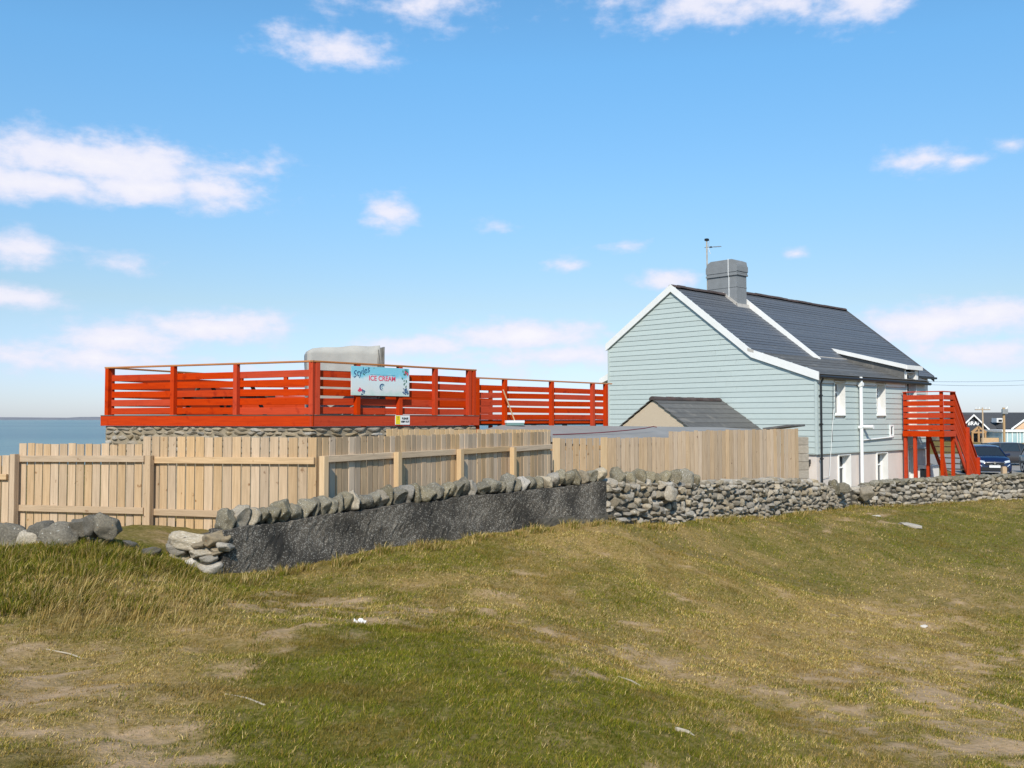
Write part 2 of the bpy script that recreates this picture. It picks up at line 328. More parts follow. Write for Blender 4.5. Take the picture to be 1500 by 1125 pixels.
# ------------------------------------------------------------------ noise and terrain
_tab = rng.random((256, 256))
def vnoise(x, y):
    xi = np.floor(x).astype(int); yi = np.floor(y).astype(int); fx = x - xi; fy = y - yi
    fx = fx * fx * (3 - 2 * fx); fy = fy * fy * (3 - 2 * fy)
    g = lambda a, b: _tab[a % 256, b % 256]
    return (g(xi, yi) * (1 - fx) + g(xi + 1, yi) * fx) * (1 - fy) + (g(xi, yi + 1) * (1 - fx) + g(xi + 1, yi + 1) * fx) * fy
def fbm(x, y, o=4):
    r = 0; a = .5
    for k in range(o): r = r + a * vnoise(x * 2 ** k + 17.3 * k, y * 2 ** k + 9.1 * k); a *= .5
    return r / (1 - .5 ** o)
CTRL_PX = [ # px, py, distance on the ground
 (330, 843, 11.5), (500, 817, 12.8), (700, 785, 14.4), (885, 761, 15.9), (900, 763, 16.0), (1020, 761, 18.6), (1151, 752, 22.9), (1245, 740, 27.0),
 (1290, 741, 28.0), (1400, 737, 29.6), (1500, 734, 31.0), (0, 800, 11.0), (180, 800, 11.2), (225, 797, 11.6), (90, 806, 10.8), (120, 850, 9.6), (250, 850, 10.4), (0, 1125, 4.5), (0, 950, 7.2), (380, 1125, 4.8),
 (750, 1125, 5.0), (1150, 1125, 5.6), (1500, 1125, 6.2), (1500, 1000, 10.2), (1500, 900, 15.0), (1500, 800, 22.5), (1300, 850, 17.0), (1300, 1000, 9.6), (1100, 900, 12.6), (1100, 820, 17.2), (1100, 1000, 8.8),
 (900, 1005, 7.1), (750, 1000, 6.5), (660, 940, 7.7), (770, 962, 7.3), (800, 925, 9.7), (1060, 1080, 6.0), (1240, 1118, 5.9), (1130, 1050, 7.8), (960, 985, 8.9), (900, 900, 11.2), (900, 830, 13.6), (750, 840, 12.3), (400, 900, 9.0), (400, 1000, 6.4), (570, 960, 7.1), (500, 905, 8.8), (620, 880, 10.5), (560, 870, 10.8)]
ctrl = [tuple(P(*c)) for c in CTRL_PX]
ctrl += [(0, 0, 1.35), (-4, 0, 1.4), (4, 0, 1.2), (9, 2, .7), (-9, 3, 1.45), (-7.2, 15, 1.2), (-2.8, 13.6, 1.22), (.8, 19.7, 1.1), (7.7, 25.2, .6), (-9, 22, .9), (0, 27, .5), (10.6, 32, .02), (4, 39, 0), (20, 44, 0), (17, 35, 0),
         (24, 49, 0), (20, 12, -.1), (26, 25, 0), (22, 34, .1), (-16, 14, 1.2), (-20, 30, .4), (-16, 5, 1.4), (30, 5, .3), (40, 45, 0), (0, 50, 0), (-25, 50, -.3), (0, -12, 1.2), (-25, -8, 1.2), (28, -10, .8)]
_C = np.array(ctrl); _n = len(_C)
def _phi(r2): return np.where(r2 > 1e-9, .5 * r2 * np.log(np.maximum(r2, 1e-9)), 0)
_A = np.zeros((_n + 3, _n + 3)); _d2 = ((_C[:, None, :2] - _C[None, :, :2]) ** 2).sum(-1)
_A[:_n, :_n] = _phi(_d2) + np.eye(_n) * .25; _A[:_n, _n] = 1; _A[:_n, _n + 1:] = _C[:, :2]; _A[_n, :_n] = 1; _A[_n + 1:, :_n] = _C[:, :2].T
_W = np.linalg.solve(_A, np.concatenate([_C[:, 2], np.zeros(3)]))
def sstep(a, b, x): t = np.clip((x - a) / (b - a), 0, 1); return t * t * (3 - 2 * t)
def zground(x, y):
    x = np.asarray(x, float); y = np.asarray(y, float); sh = x.shape; xf = x.ravel(); yf = y.ravel(); z = np.zeros(xf.size)
    for i in range(0, xf.size, 20000):
        xx = xf[i:i + 20000]; yy = yf[i:i + 20000]
        d2 = (xx[:, None] - _C[None, :, 0]) ** 2 + (yy[:, None] - _C[None, :, 1]) ** 2
        z[i:i + 20000] = _phi(d2) @ _W[:_n] + _W[_n] + xx * _W[_n + 1] + yy * _W[_n + 2]
    far = np.maximum.reduce([sstep(34, 48, yf), sstep(24, 38, xf), sstep(16, 28, -xf), sstep(6, 20, -yf)])
    zf = np.where(yf > 20, 0.0, 0.6) - 1.2 * sstep(70, 130, yf)
    z = z * (1 - far) + zf * far
    near = 1 - sstep(30, 45, yf)
    z = z + near * ((fbm(xf * .55 + 3, yf * .55) - .5) * .22 + (fbm(xf * 2.3, yf * 2.3 + 40, 3) - .5) * .10 + (fbm(xf * 7.1 + 9, yf * 7.1, 2) - .5) * .03) * np.where(yf < 34, 1, 0)
    # the shore: land falls below the sea past the coast line
    cy = np.where(xf < 60, 45 + (xf + 60) * .5417, 110 + (xf - 60) * 4.8)
    z = z - 9 * sstep(0, 22, yf - cy)
    return z.reshape(sh)
def zg(x, y): return float(zground(np.array([x]), np.array([y]))[0])
def ground_hit(px, py):
    lo, hi = 2.0, 60.0; prev = None
    for D in np.arange(3.0, 60, .1):
        p = P(px, py, D)
        if p.z < zg(p.x, p.y): return p
    return P(px, py, 40)
# ------------------------------------------------------------------ ground, sea, far coast
SAND = [(1330, 1040, 270, 75, .80), (1190, 1030, 170, 30, .75), (1400, 950, 220, 90, .52), (1450, 1085, 160, 40, .7), (40, 1010, 190, 130, .60), (160, 1092, 270, 70, .62), (140, 960, 150, 40, .52), (450, 900, 170, 22, .5), (900, 940, 160, 40, .42), (850, 978, 62, 20, .9), (795, 930, 26, 16, .8), (832, 862, 28, 9, .8),
        (990, 876, 45, 8, .8), (916, 948, 16, 9, .8), (460, 880, 100, 11, .75), (215, 848, 26, 12, .9), (1205, 775, 22, 7, .7), (780, 845, 50, 7, .6), (700, 900, 70, 9, .5), (1080, 1000, 60, 14, .5), (1150, 870, 30, 8, .5), (740, 870, 60, 10, .6), (600, 890, 60, 10, .5), (330, 985, 60, 12, .5), (1290, 760, 30, 8, .5)]
DRY = [(1300, 960, 330, 110, 1.0), (1100, 880, 300, 60, .6), (1050, 970, 260, 70, .7), (700, 860, 300, 40, .55), (250, 900, 200, 60, .6), (120, 1000, 240, 120, .8), (900, 800, 250, 30, .5), (1400, 850, 160, 50, .45), (1000, 780, 200, 16, .5)]
GREEN = [(700, 1060, 420, 110, 1.0), (560, 960, 240, 60, .8), (900, 1110, 350, 40, .7), (1480, 970, 50, 40, .9), (1400, 790, 140, 50, .6), (1480, 1030, 60, 20, .8), (1020, 820, 120, 18, .4), (620, 830, 120, 16, .5), (260, 840, 140, 28, .5)]
def world_ellipses(lst):
    out = []
    for (px, py, rx, ry, st) in lst:
        c = ground_hit(px, py); a = ground_hit(px, py - ry); b = ground_hit(px, min(py + ry, 1300))
        out.append((c.x, c.y, rx * c.y / F, max(abs(a.y - b.y) / 2, .12), c.x / c.y, st))
    return out
def emask(E, x, y):
    r = np.zeros_like(x)
    for (cx, cy, rx, ry, k, st) in E:
        dy = (y - cy); dx = (x - cx - k * dy)
        d = np.sqrt((dx / rx) ** 2 + (dy / ry) ** 2)
        r = np.maximum(r, st * (1 - sstep(.35, 1.35, d)))
    return r
E_S, E_D, E_G = world_ellipses(SAND), world_ellipses(DRY), world_ellipses(GREEN)
def masks(x, y):
    n1 = fbm(x * .9 + 50, y * .9, 4); n2 = fbm(x * 3.1, y * 3.1 + 70, 3)
    s = emask(E_S, x, y); d = emask(E_D, x, y); g = emask(E_G, x, y)
    n3 = fbm(x * 9.0, y * 9.0 + 20, 3)
    sand = .92 * sstep(.30, 1.08, s * .95 + (n1 - .5) * .9 + (n2 - .5) * 1.1 + (n3 - .5) * 1.2)
    dry = np.clip(d * .72 + .30 - g * .72 + (n1 - .5) * 1.1 + (n2 - .5) * .8, 0, 1)
    return sand, dry
def axis(parts):
    r = []
    for a, b, st in parts: r += list(np.arange(a, b, st))
    return np.array(r + [parts[-1][1]])
xs = axis([(-420, -60, 30), (-60, -16, 4), (-16, 20, .13), (20, 34, .5), (34, 120, 5), (120, 800, 40)])
ys = axis([(-40, 2, 2.0), (2, 20, .12), (20, 34, .2), (34, 60, 1.0), (60, 150, 4), (150, 800, 30)])
def build_ground():
    X, Y = np.meshgrid(xs, ys); Z = zground(X, Y)
    nx, ny = len(xs), len(ys)
    co = np.stack([X.ravel(), Y.ravel(), Z.ravel()], 1)
    i = np.arange(nx * ny).reshape(ny, nx)
    f = np.stack([i[:-1, :-1].ravel(), i[:-1, 1:].ravel(), i[1:, 1:].ravel(), i[1:, :-1].ravel()], 1)
    me = bpy.data.meshes.new('ground'); me.vertices.add(len(co)); me.vertices.foreach_set('co', co.ravel().astype(np.float32))
    me.loops.add(f.size); me.loops.foreach_set('vertex_index', f.ravel().astype(np.int32))
    me.polygons.add(len(f)); me.polygons.foreach_set('loop_start', np.arange(0, f.size, 4, dtype=np.int32)); me.polygons.foreach_set('loop_total', np.full(len(f), 4, dtype=np.int32))
    me.update(); me.validate()
    me.polygons.foreach_set('use_smooth', np.ones(len(f), dtype=bool))
    s, d = masks(X.ravel(), Y.ravel())
    for nm, v in (('sand', s), ('dry', d)):
        a = me.attributes.new(nm, 'FLOAT', 'POINT'); a.data.foreach_set('value', v.astype(np.float32))
    m, nt, b = new_mat('turf_and_sand'); N = nt.nodes.new; LK = nt.links.new
    tc = N('ShaderNodeTexCoord')
    def noise(sc, det=6):
        n = N('ShaderNodeTexNoise'); n.inputs['Scale'].default_value = sc; n.inputs['Detail'].default_value = det; n.inputs['Roughness'].default_value = .65; LK(tc.outputs['Object'], n.inputs['Vector']); return n.outputs['Fac']
    def mixc(f, a, c):
        x = N('ShaderNodeMix'); x.data_type = 'RGBA'
        if f is not None: LK(f, x.inputs[0])
        for k, v in ((6, a), (7, c)):
            if isinstance(v, tuple): x.inputs[k].default_value = rgb(*v)
            else: LK(v, x.inputs[k])
        return x.outputs[2]
    def rng_(v, a, c):
        r = N('ShaderNodeMapRange'); LK(v, r.inputs[0]); r.inputs[1].default_value = a; r.inputs[2].default_value = c; return r.outputs[0]
    fine = noise(26); mid = noise(5)
    asand = N('ShaderNodeAttribute'); asand.attribute_name = 'sand'; adry = N('ShaderNodeAttribute'); adry.attribute_name = 'dry'
    green = mixc(rng_(fine, .35, .68), (.085, .078, .012), (.165, .138, .028))
    dry = mixc(rng_(fine, .35, .68), (.20, .132, .042), (.34, .228, .088))
    turf = mixc(adry.outputs['Fac'], green, dry)
    turf = mixc(rng_(mid, .55, .75), turf, mixc(None, (.12, .095, .04), (.12, .095, .04)))
    sand = mixc(rng_(noise(9), .3, .7), (.36, .238, .132), (.47, .318, .185))
    brk = N('ShaderNodeMath'); brk.operation = 'MULTIPLY_ADD'; LK(noise(13, 8), brk.inputs[0]); brk.inputs[1].default_value = 1.5; LK(asand.outputs['Fac'], brk.inputs[2])
    LK(mixc(rng_(brk.outputs[0], .72, 1.62), turf, sand), b.inputs['Base Color']); b.inputs['Roughness'].default_value = 1; b.inputs['Specular IOR Level'].default_value = .1
    bp = N('ShaderNodeBump'); bp.inputs['Strength'].default_value = .6; bp.inputs['Distance'].default_value = .04; LK(noise(14), bp.inputs['Height']); LK(bp.outputs[0], b.inputs['Normal'])
    o = link('ground', me, m); o['kind'] = 'structure'
build_ground()
def build_sea():
    m, nt, b = new_mat('sea_water'); N = nt.nodes.new; LK = nt.links.new
    tc = N('ShaderNodeTexCoord'); mp = N('ShaderNodeMapping'); mp.inputs['Scale'].default_value = (.035, .11, 1); LK(tc.outputs['Object'], mp.inputs[0])
    n = N('ShaderNodeTexNoise'); n.inputs['Scale'].default_value = 1; n.inputs['Detail'].default_value = 8; n.inputs['Roughness'].default_value = .6; LK(mp.outputs[0], n.inputs['Vector'])
    mp2 = N('ShaderNodeMapping'); mp2.inputs['Scale'].default_value = (.0009, .0035, 1); LK(tc.outputs['Object'], mp2.inputs[0])
    n2 = N('ShaderNodeTexNoise'); n2.inputs['Scale'].default_value = 1; n2.inputs['Detail'].default_value = 4; LK(mp2.outputs[0], n2.inputs['Vector'])
    r = N('ShaderNodeMapRange'); LK(n2.outputs['Fac'], r.inputs[0]); r.inputs[1].default_value = .4; r.inputs[2].default_value = .6
    mx = N('ShaderNodeMix'); mx.data_type = 'RGBA'; LK(r.outputs[0], mx.inputs[0]); mx.inputs[6].default_value = (.050, .120, .130, 1); mx.inputs[7].default_value = (.12, .21, .185, 1)
    LK(mx.outputs[2], b.inputs['Base Color']); b.inputs['Roughness'].default_value = .3
    bp = N('ShaderNodeBump'); bp.inputs['Strength'].default_value = 1; bp.inputs['Distance'].default_value = 1.5; LK(n.outputs['Fac'], bp.inputs['Height']); LK(bp.outputs[0], b.inputs['Normal'])
    S = 14000
    o = mesh_obj('sea', [(-S, -300, -4), (S, -300, -4), (S, S, -4), (-S, S, -4)], [(0, 1, 2, 3)], m); o['kind'] = 'structure'
    # low far shore on the horizon
    vs = []; fs = []; X = np.linspace(-5200, -2600, 70)
    hm = mat('far_shore', (.14, .15, .18), (.20, .20, .215), (.004, .004, .004), 1)
    for i, x in enumerate(X):
        e = math.sin(math.pi * i / 69) ** .5
        h = -4 + e * (10 + 26 * float(fbm(np.array([i * .16]), np.array([3.0]), 4)[0]))
        vs += [(x, 7600, -6), (x, 7600 + 40, h), (x, 8300, h * .9), (x, 8600, -6)]
    for i in range(69):
        for k in range(3): fs.append((i * 4 + k, i * 4 + k + 1, i * 4 + 4 + k + 1, i * 4 + 4 + k))
    o = mesh_obj('far_shore', vs, fs, hm, smooth=True); o['kind'] = 'structure'
build_sea()
# ------------------------------------------------------------------ stones
def stone_variants(n, sub, amp, seed, box=.55, lo=.50, hi=.86, smooth=False):
    r = random.Random(seed); res = []
    for k in range(n):
        bm = bmesh.new(); bmesh.ops.create_icosphere(bm, subdivisions=sub, radius=1)
        pl = [(Vector((r.gauss(0, 1), r.gauss(0, 1), r.gauss(0, 1))).normalized(), r.uniform(lo, hi)) for _ in range(14)]
        off = Vector((r.uniform(0, 50), r.uniform(0, 50), r.uniform(0, 50)))
        from mathutils import noise as mn
        for v in bm.verts:
            c = v.co.copy()
            q = Vector([math.copysign(abs(a) ** box, a) for a in c]); c = c.lerp(q * .85, .7)
            for nrm, d in pl:
                e = c.dot(nrm) - d
                if e > 0: c -= nrm * e * .97
            c *= 1 + amp * mn.noise(c * 1.6 + off) + amp * .4 * mn.noise(c * 4 + off)
            v.co = c
        mx = [max(abs(v.co[i]) for v in bm.verts) for i in range(3)]
        for v in bm.verts: v.co = Vector([v.co[i] / mx[i] for i in range(3)])
        me = bpy.data.meshes.new('stone'); bm.to_mesh(me); bm.free()
        if smooth:
            for p in me.polygons: p.use_smooth = True
        res.append(me)
    return res
ST_BIG = stone_variants(12, 4, .2, 1, lo=.58, hi=.92, smooth=True)
ST_SMALL = stone_variants(12, 2, .2, 2)
def with_mat(mes, m):
    out = []
    for me in mes:
        c = me.copy(); c.materials.clear(); c.materials.append(m); out.append(c)
    return out
VAR = {}
def stone(name, c, dims, rot, m, parent, big=False):
    key = (big, m.name)
    if key not in VAR: VAR[key] = with_mat(ST_BIG if big else ST_SMALL, m)
    o = link(name, random.choice(VAR[key]), None, parent)
    mw = rot.to_matrix().to_4x4() @ Matrix.Diagonal((dims[0] / 2, dims[1] / 2, dims[2] / 2, 1)); mw.translation = c
    o.matrix_basis = mw
    return o
def join_stones(name, items, m, parent, mes):
    """many small stones joined into one part"""
    vs = []; fs = []; off = 0
    for (c, dims, rot) in items:
        me = random.choice(mes); co = np.empty(len(me.vertices) * 3); me.vertices.foreach_get('co', co); co = co.reshape(-1, 3)
        A = np.array(rot.to_matrix()) @ np.diag([d / 2 for d in dims]); co = co @ A.T + np.array(c)
        vs.append(co); fs += [tuple(i + off for i in p.vertices) for p in me.polygons]; off += len(co)
    o = mesh_obj(name, np.concatenate(vs), fs, m, parent, smooth=True, recalc=False); o['kind'] = 'stuff'
    return o
def lerp(a, b, k): return a + (b - a) * k
def path_at(path, d):
    for (a, b) in zip(path[:-1], path[1:]):
        l = (Vector(b[:2]) - Vector(a[:2])).length
        if d <= l or b is path[-1]:
            k = min(d / l, 1); dr = (Vector(b[:2]) - Vector(a[:2])).normalized()
            return [lerp(a[i], b[i], k) for i in range(len(a))], dr
        d -= l
def plen(path): return sum((Vector(b[:2]) - Vector(a[:2])).length for a, b in zip(path[:-1], path[1:]))
def dry_wall(root, path, smean, m, limit=290, thick=.42):
    """path: (x, y, zbase, ztop); stones on the face towards the camera and on top; the biggest ones as single parts"""
    Ln = plen(path); items = []
    # dark core
    n = max(4, int(Ln / .5)); vs = []; fs = []
    for i in range(n + 1):
        (x, y, zb, zt), dr = path_at(path, Ln * i / n); nm = Vector((-dr.y, dr.x))
        for (s, z) in ((.10, zb - .3), (.10, zt - .09), (thick - .08, zt - .09), (thick - .08, zb - .3)): vs.append((x + nm.x * s, y + nm.y * s, z))
    for i in range(n):
        for k in range(4): fs.append((i * 4 + k, i * 4 + (k + 1) % 4, i * 4 + 4 + (k + 1) % 4, i * 4 + 4 + k))
    fs += [(0, 1, 2, 3), (n * 4, n * 4 + 1, n * 4 + 2, n * 4 + 3)]
    mesh_obj('wall_core', vs, fs, M['infill'], root)
    zrow = -.06
    hmax = max(p[3] - p[2] for p in path)
    while zrow < hmax:
        hh = smean * random.uniform(.45, .85); d = -random.uniform(0, .1)
        while d < Ln:
            ln = smean * random.uniform(.7, 1.9)
            (x, y, zb, zt), dr = path_at(path, max(0, min(Ln, d + ln / 2))); nm = Vector((-dr.y, dr.x))
            wob = .05 * math.sin(d * 2.3 + zrow * 3) + random.uniform(-.025, .025)
            z = zb + zrow + hh / 2 + wob
            if z + hh * .3 < zt:
                big = random.random() < .07
                s = random.uniform(.08, .16); dims = (ln * 1.08, random.uniform(.2, .3), hh * (1.75 if big else 1.18))
                c = Vector((x + nm.x * s, y + nm.y * s, z)); ang = math.atan2(dr.y, dr.x)
                rot = Euler((random.gauss(0, .15), random.gauss(0, .16), ang + random.gauss(0, .12)))
                items.append((c, dims, rot))
            d += ln
        zrow += hh
    d = 0
    while d < Ln:     # top course, full width of the wall
        ln = smean * random.uniform(1.0, 1.9); (x, y, zb, zt), dr = path_at(path, min(Ln, d + ln / 2)); nm = Vector((-dr.y, dr.x))
        c = Vector((x + nm.x * thick / 2, y + nm.y * thick / 2, zt - .02)); items.append((c, (ln * 1.05, thick * random.uniform(.85, 1.1), smean * random.uniform(.7, 1.2)), Euler((random.gauss(0, .1), random.gauss(0, .15), math.atan2(dr.y, dr.x) + random.gauss(0, .1)))))
        d += ln
    items.sort(key=lambda it: -(it[1][0] * it[1][2]) / it[0].y ** 2)
    for it in items[:limit]: stone('stone', it[0], it[1], it[2], m, root)
    if items[limit:]: join_stones('small_stones', items[limit:], m, root, ST_SMALL)
def wp(px, py, D, ztop_py): # path point from base pixel and top pixel
    b = P(px, py, D); t = P(px, ztop_py, D); return (b.x, b.y, b.z, t.z)
# --- middle dry stone wall with a run of upright cap stones at its left
root = thing('dry_stone_wall', 'slumping dry stone wall of small grey rubble below the right hand timber fence', 'wall', P(1020, 761, 18.6))
path = [wp(893, 764, 16.0, 706), wp(960, 763, 17.2, 708), wp(1020, 762, 18.6, 710), wp(1090, 758, 20.6, 706), wp(1151, 753, 22.9, 703), wp(1200, 747, 24.8, 706), wp(1247, 740, 27.0, 722)]
dry_wall(root, path, .165, M['stone'])
for i, (px, w, h, top) in enumerate([(903, 17, 34, 684), (920, 19, 30, 687), (936, 13, 28, 683), (949, 10, 22, 690), (959, 9, 18, 694), (972, 14, 22, 690), (988, 13, 24, 687), (1004, 17, 28, 685), (1016, 10, 18, 694), (1222, 20, 22, 702), (1236, 12, 16, 706)]):
    D = lerp(16.15, 18.7, (px - 893) / 127) if px < 1100 else 25.9
    c = P(px, top + h / 2, D + .2); k = D / F
    stone('cap_stone', c, (w * k * 1.15, .36, h * k * 1.1), Euler((random.gauss(0, .1), random.gauss(0, .2), R(50))), M['stone_cap'], root, True)
stone('face_stone', P(983, 722, 17.55), (.30, .16, .34), Euler((0, .3, R(48))), M['stone'], root, True)
# --- right dry stone wall
root = thing('dry_stone_wall', 'low dry stone wall in front of the red staircase and parked cars', 'wall', P(1390, 737, 29.5))
path = [wp(1256, 742, 27.3, 716), wp(1290, 742, 28.0, 710), wp(1340, 739, 28.7, 706), wp(1400, 737, 29.6, 703), wp(1500, 734, 31.0, 698), wp(1600, 731, 32.5, 695)]
dry_wall(root, path, .19, M['stone'])
stone('cap_stone', P(1268, 722, 27.4), (.48, .4, .5), Euler((.1, .2, .3)), M['stone'], root, True)
for i in range(34):
    (x, y, zb, zt), dr = path_at(path, .5 + i * .23)
    stone('cap_stone', Vector((x, y + .2, zt + .03)), (random.uniform(.2, .36), .4, random.uniform(.16, .26)), Euler((0, random.gauss(0, .15), random.gauss(.3, .2))), M['stone_cap'], root, True)
# --- black roughcast wall with cap stones
root = thing('rendered_garden_wall', 'black roughcast garden wall topped with a row of rounded grey cap stones', 'wall', P(600, 800, 13.6))
WB = [wp(326, 848, 11.5, 778), wp(420, 832, 12.2, 764), wp(500, 817, 12.8, 752), wp(600, 800, 13.6, 738), wp(700, 785, 14.4, 726), wp(800, 771, 15.2, 716), wp(889, 761, 15.9, 706)]
def wall_strip(name, path, s0, s1, zlo, zhi, m, parent, step=.045, jit=.006):
    Ln = plen(path); n = int(Ln / step); vs = []; fs = []
    for i in range(n + 1):
        a, dr = path_at(path, Ln * i / n); nm = Vector((-dr.y, dr.x)); zb = zlo(a); zt = zhi(a, Ln * i / n)
        for k in range(14):
            z = lerp(zb, zt, k / 13) + (random.gauss(0, .006) if k == 13 else 0); s = s0 + random.gauss(0, jit) + .02 * math.sin(i * .11 + k * .4); vs.append((a[0] + nm.x * s, a[1] + nm.y * s, z))
        vs.append((a[0] + nm.x * s1, a[1] + nm.y * s1, zt)); vs.append((a[0] + nm.x * s1, a[1] + nm.y * s1, zb))
    for i in range(n):
        for k in range(16): fs.append((i * 16 + k, i * 16 + (k + 1) % 16, i * 16 + 16 + (k + 1) % 16, i * 16 + 16 + k))
    fs += [tuple(range(16)), tuple(range(n * 16, n * 16 + 16))]
    return mesh_obj(name, vs, fs, m, parent, smooth=False)
wall_strip('render_coat', WB, 0, .34, lambda a: a[2] - .3, lambda a, d: a[3] + .012 * math.sin(d * 5), M['roughcast'], root)
# exposed block footing at the right end
wall_strip('block_footing', [tuple(P(790, 774, 15.12)[:2]) + (0, 0), tuple(P(890, 762, 15.9)[:2]) + (0, 0)], -.025, .1, lambda a: .95, lambda a, d: P(800, 758, 15.3).z + .0 + d * .012, M['infill'], root)
Ln = plen(WB); d = .05
while d < Ln - .05:
    w = random.uniform(.11, .23); a, dr = path_at(WB, min(Ln, d + w / 2)); nm = Vector((-dr.y, dr.x)); h = random.uniform(.22, .36)
    lean = random.gauss(.22, .16)
    c = Vector((a[0] + nm.x * .17, a[1] + nm.y * .17, a[3] + h * .40))
    pale = random.random() < .04; capm = M['stone'] if pale else M['stone'] if random.random() < .28 else M['stone_cap']
    stone('cap_stone', c, (w * 1.2, random.uniform(.32, .42), h), Euler((random.gauss(0, .1), lean, math.atan2(dr.y, dr.x) + random.gauss(0, .12))), capm, root, True)
    d += w * .93
# the broken left end: stones and mortar showing
a0 = Vector(WB[0][:2]); dr0 = (Vector(WB[1][:2]) - a0).normalized(); nm0 = Vector((-dr0.y, dr0.x))
def endp(px, py, D): return P(px, py, D)
mesh_end = []
extrude('mortar_core', [P(268, 846, 11.62), P(330, 850, 11.48), P(330, 781, 11.48), P(285, 784, 11.6), P(256, 797, 11.66)], (.12, .42, 0), M['infill'], root).location += Vector((.02, .10, 0))
for (px, py, w, h, mm) in [(285, 793, 62, 22, 'stone'), (262, 802, 34, 20, 'stone'), (318, 790, 34, 20, 'stone_warm'), (300, 808, 36, 14, 'stone'), (308, 818, 30, 13, 'stone'), (318, 806, 20, 10, 'stone_warm'), (283, 826, 23, 20, 'stone_white'), (309, 832, 38, 22, 'stone'), (284, 839, 19, 10, 'stone'), (264, 818, 26, 18, 'stone'), (272, 834, 24, 16, 'stone'), (330, 800, 22, 12, 'stone'), (322, 846, 24, 10, 'stone'), (296, 797, 24, 10, 'stone_warm'), (268, 790, 30, 9, 'stone')]:
    k = 11.5 / F; stone('end_stone', P(px, py, 11.5 + (330 - px) * .002 + .02), (w * k * 1.22, .34, h * k * 1.3), Euler((random.gauss(0, .1), random.gauss(0, .1), random.gauss(.1, .15))), M[mm], root, True)
# --- boulder wall at the far left
root = thing('boulder_wall', 'tumbled row of large lichen spotted boulders half sunk in long grass', 'wall', P(90, 800, 11.3))
for (px, py, w, h, mm) in [(15, 790, 62, 42, 'stone'), (62, 783, 48, 34, 'stone'), (45, 795, 40, 30, 'stone_white'), (90, 786, 66, 44, 'stone_cap'), (60, 800, 44, 34, 'stone'), (118, 774, 40, 28, 'stone_cap'), (135, 772, 36, 30, 'stone_cap'), (158, 772, 48, 36, 'stone_cap'), (148, 788, 44, 24, 'stone_cap'), (110, 796, 46, 24, 'stone'), (76, 806, 34, 26, 'stone_warm'), (-20, 800, 50, 44, 'stone'), (28, 812, 40, 26, 'stone'), (220, 797, 26, 12, 'stone_cap'), (193, 792, 20, 10, 'stone')]:
    k = 11.3 / F; mm = 'stone' if mm == 'stone_white' else 'stone_dark'; bq = P(px, py - 2, 11.3 + random.uniform(-.1, .15)); bq.z = min(bq.z, zg(bq.x, bq.y) + h * k * (.35 if px > 185 else 1.0)); stone('boulder', bq, (w * k * .92, .30, h * k * 1.12), Euler((random.gauss(0, .2), random.gauss(.25, .3), random.gauss(0, .3))), M[mm], root, True)
# ------------------------------------------------------------------ timber fences
def fence_run(root, A, B, tops, posts, rails, bw, mats, zbot, side, post_h=None, gap=.015, post_mat=None, rail_mat=None, th=.02, jitter=.006, post_w=.1):
    """A, B plan ends; tops(k) = board top z at distance k; posts = distances; side = +1 when posts and rails stand on the right-hand side of A->B"""
    A = Vector((A[0], A[1], 0)); B = Vector((B[0], B[1], 0)); d = (B - A); Ln = d.length; d.normalize(); nm = Vector((d.y, -d.x, 0)) * side
    k = 0; i = 0
    while k < Ln - bw * .5:
        w = bw * random.uniform(.95, 1.04); c = A + d * (k + w / 2); c = c + nm * random.uniform(-.012, 0); zt = tops(k + w / 2) + random.gauss(0, jitter); zb = zbot(k)
        beam('board', c + Vector((0, 0, zb)), c + Vector((0, 0, zt)), w - gap - random.uniform(0, .009), th, random.choice(mats), root, up=nm, ch=.003)
        k += w
    pm = post_mat or mats[0]; rm = rail_mat or mats[0]
    for (p, zt) in posts:
        c = A + d * p + nm * (th / 2 + .048 + post_w / 2 + .001)
        beam('post', c + Vector((0, 0, zbot(p) - .25)), c + Vector((0, 0, zt)), post_w, post_w, pm, root, up=nm, ch=.005)
    for (k0, k1, z0, z1, hh) in rails:
        c0 = A + d * k0 + nm * (th / 2 + .024); c1 = A + d * k1 + nm * (th / 2 + .024)
        beam('rail', c0 + Vector((0, 0, z0)), c1 + Vector((0, 0, z1)), .044, hh, rm, root, ch=.004)
root = thing('timber_fence', 'new pale timber board fence with posts and rails around the yard corner', 'fence', (-2.85, 13.5, zg(-2.85, 13.5)))
FC = P(462, 700, 13.5); FA = P(27, 700, 14.95); FE = P(806, 700, 19.5); FL = P(-90, 700, 15.35)
zt = lambda px, py, D: P(px, py, D).z
fa = Vector((FA.x, FA.y)); fc = Vector((FC.x, FC.y)); fe = Vector((FE.x, FE.y)); L1 = (fc - fa).length; L2 = (fe - fc).length
stepk = (Vector((P(206, 700, 14.33).x, 14.33)) - fa).length
z_lo = zt(120, 650, 14.6); z_hi = zt(330, 640, 13.9); z_l0 = zt(10, 667, 15.0)
zbF = lambda k: 1.05
fence_run(root, fa, fc, lambda k: z_lo if k < stepk else z_hi, [(.02, zt(27, 665, 14.9)), ((Vector((P(225, 700, 14.25).x, 14.25)) - fa).length, zt(225, 667, 14.2))],
          [(.05, stepk + .1, zt(34, 672, 14.9), zt(215, 672, 14.3), .1), (stepk + .2, L1, zt(232, 674, 14.2), zt(460, 675, 13.5), .1), (.05, stepk + .1, zt(34, 744, 14.9), zt(215, 748, 14.3), .1), (stepk + .2, L1, zt(232, 750, 14.2), zt(460, 757, 13.5), .1)],
          .158, [M['fence']], zbF, 1)
fence_run(root, (FL.x, FL.y), fa, lambda k: z_l0, [], [(0, 1.4, zt(0, 699, 15), zt(20, 699, 14.9), .09), (0, 1.4, zt(0, 770, 15), zt(20, 770, 14.9), .09)], .158, [M['fence']], zbF, 1)
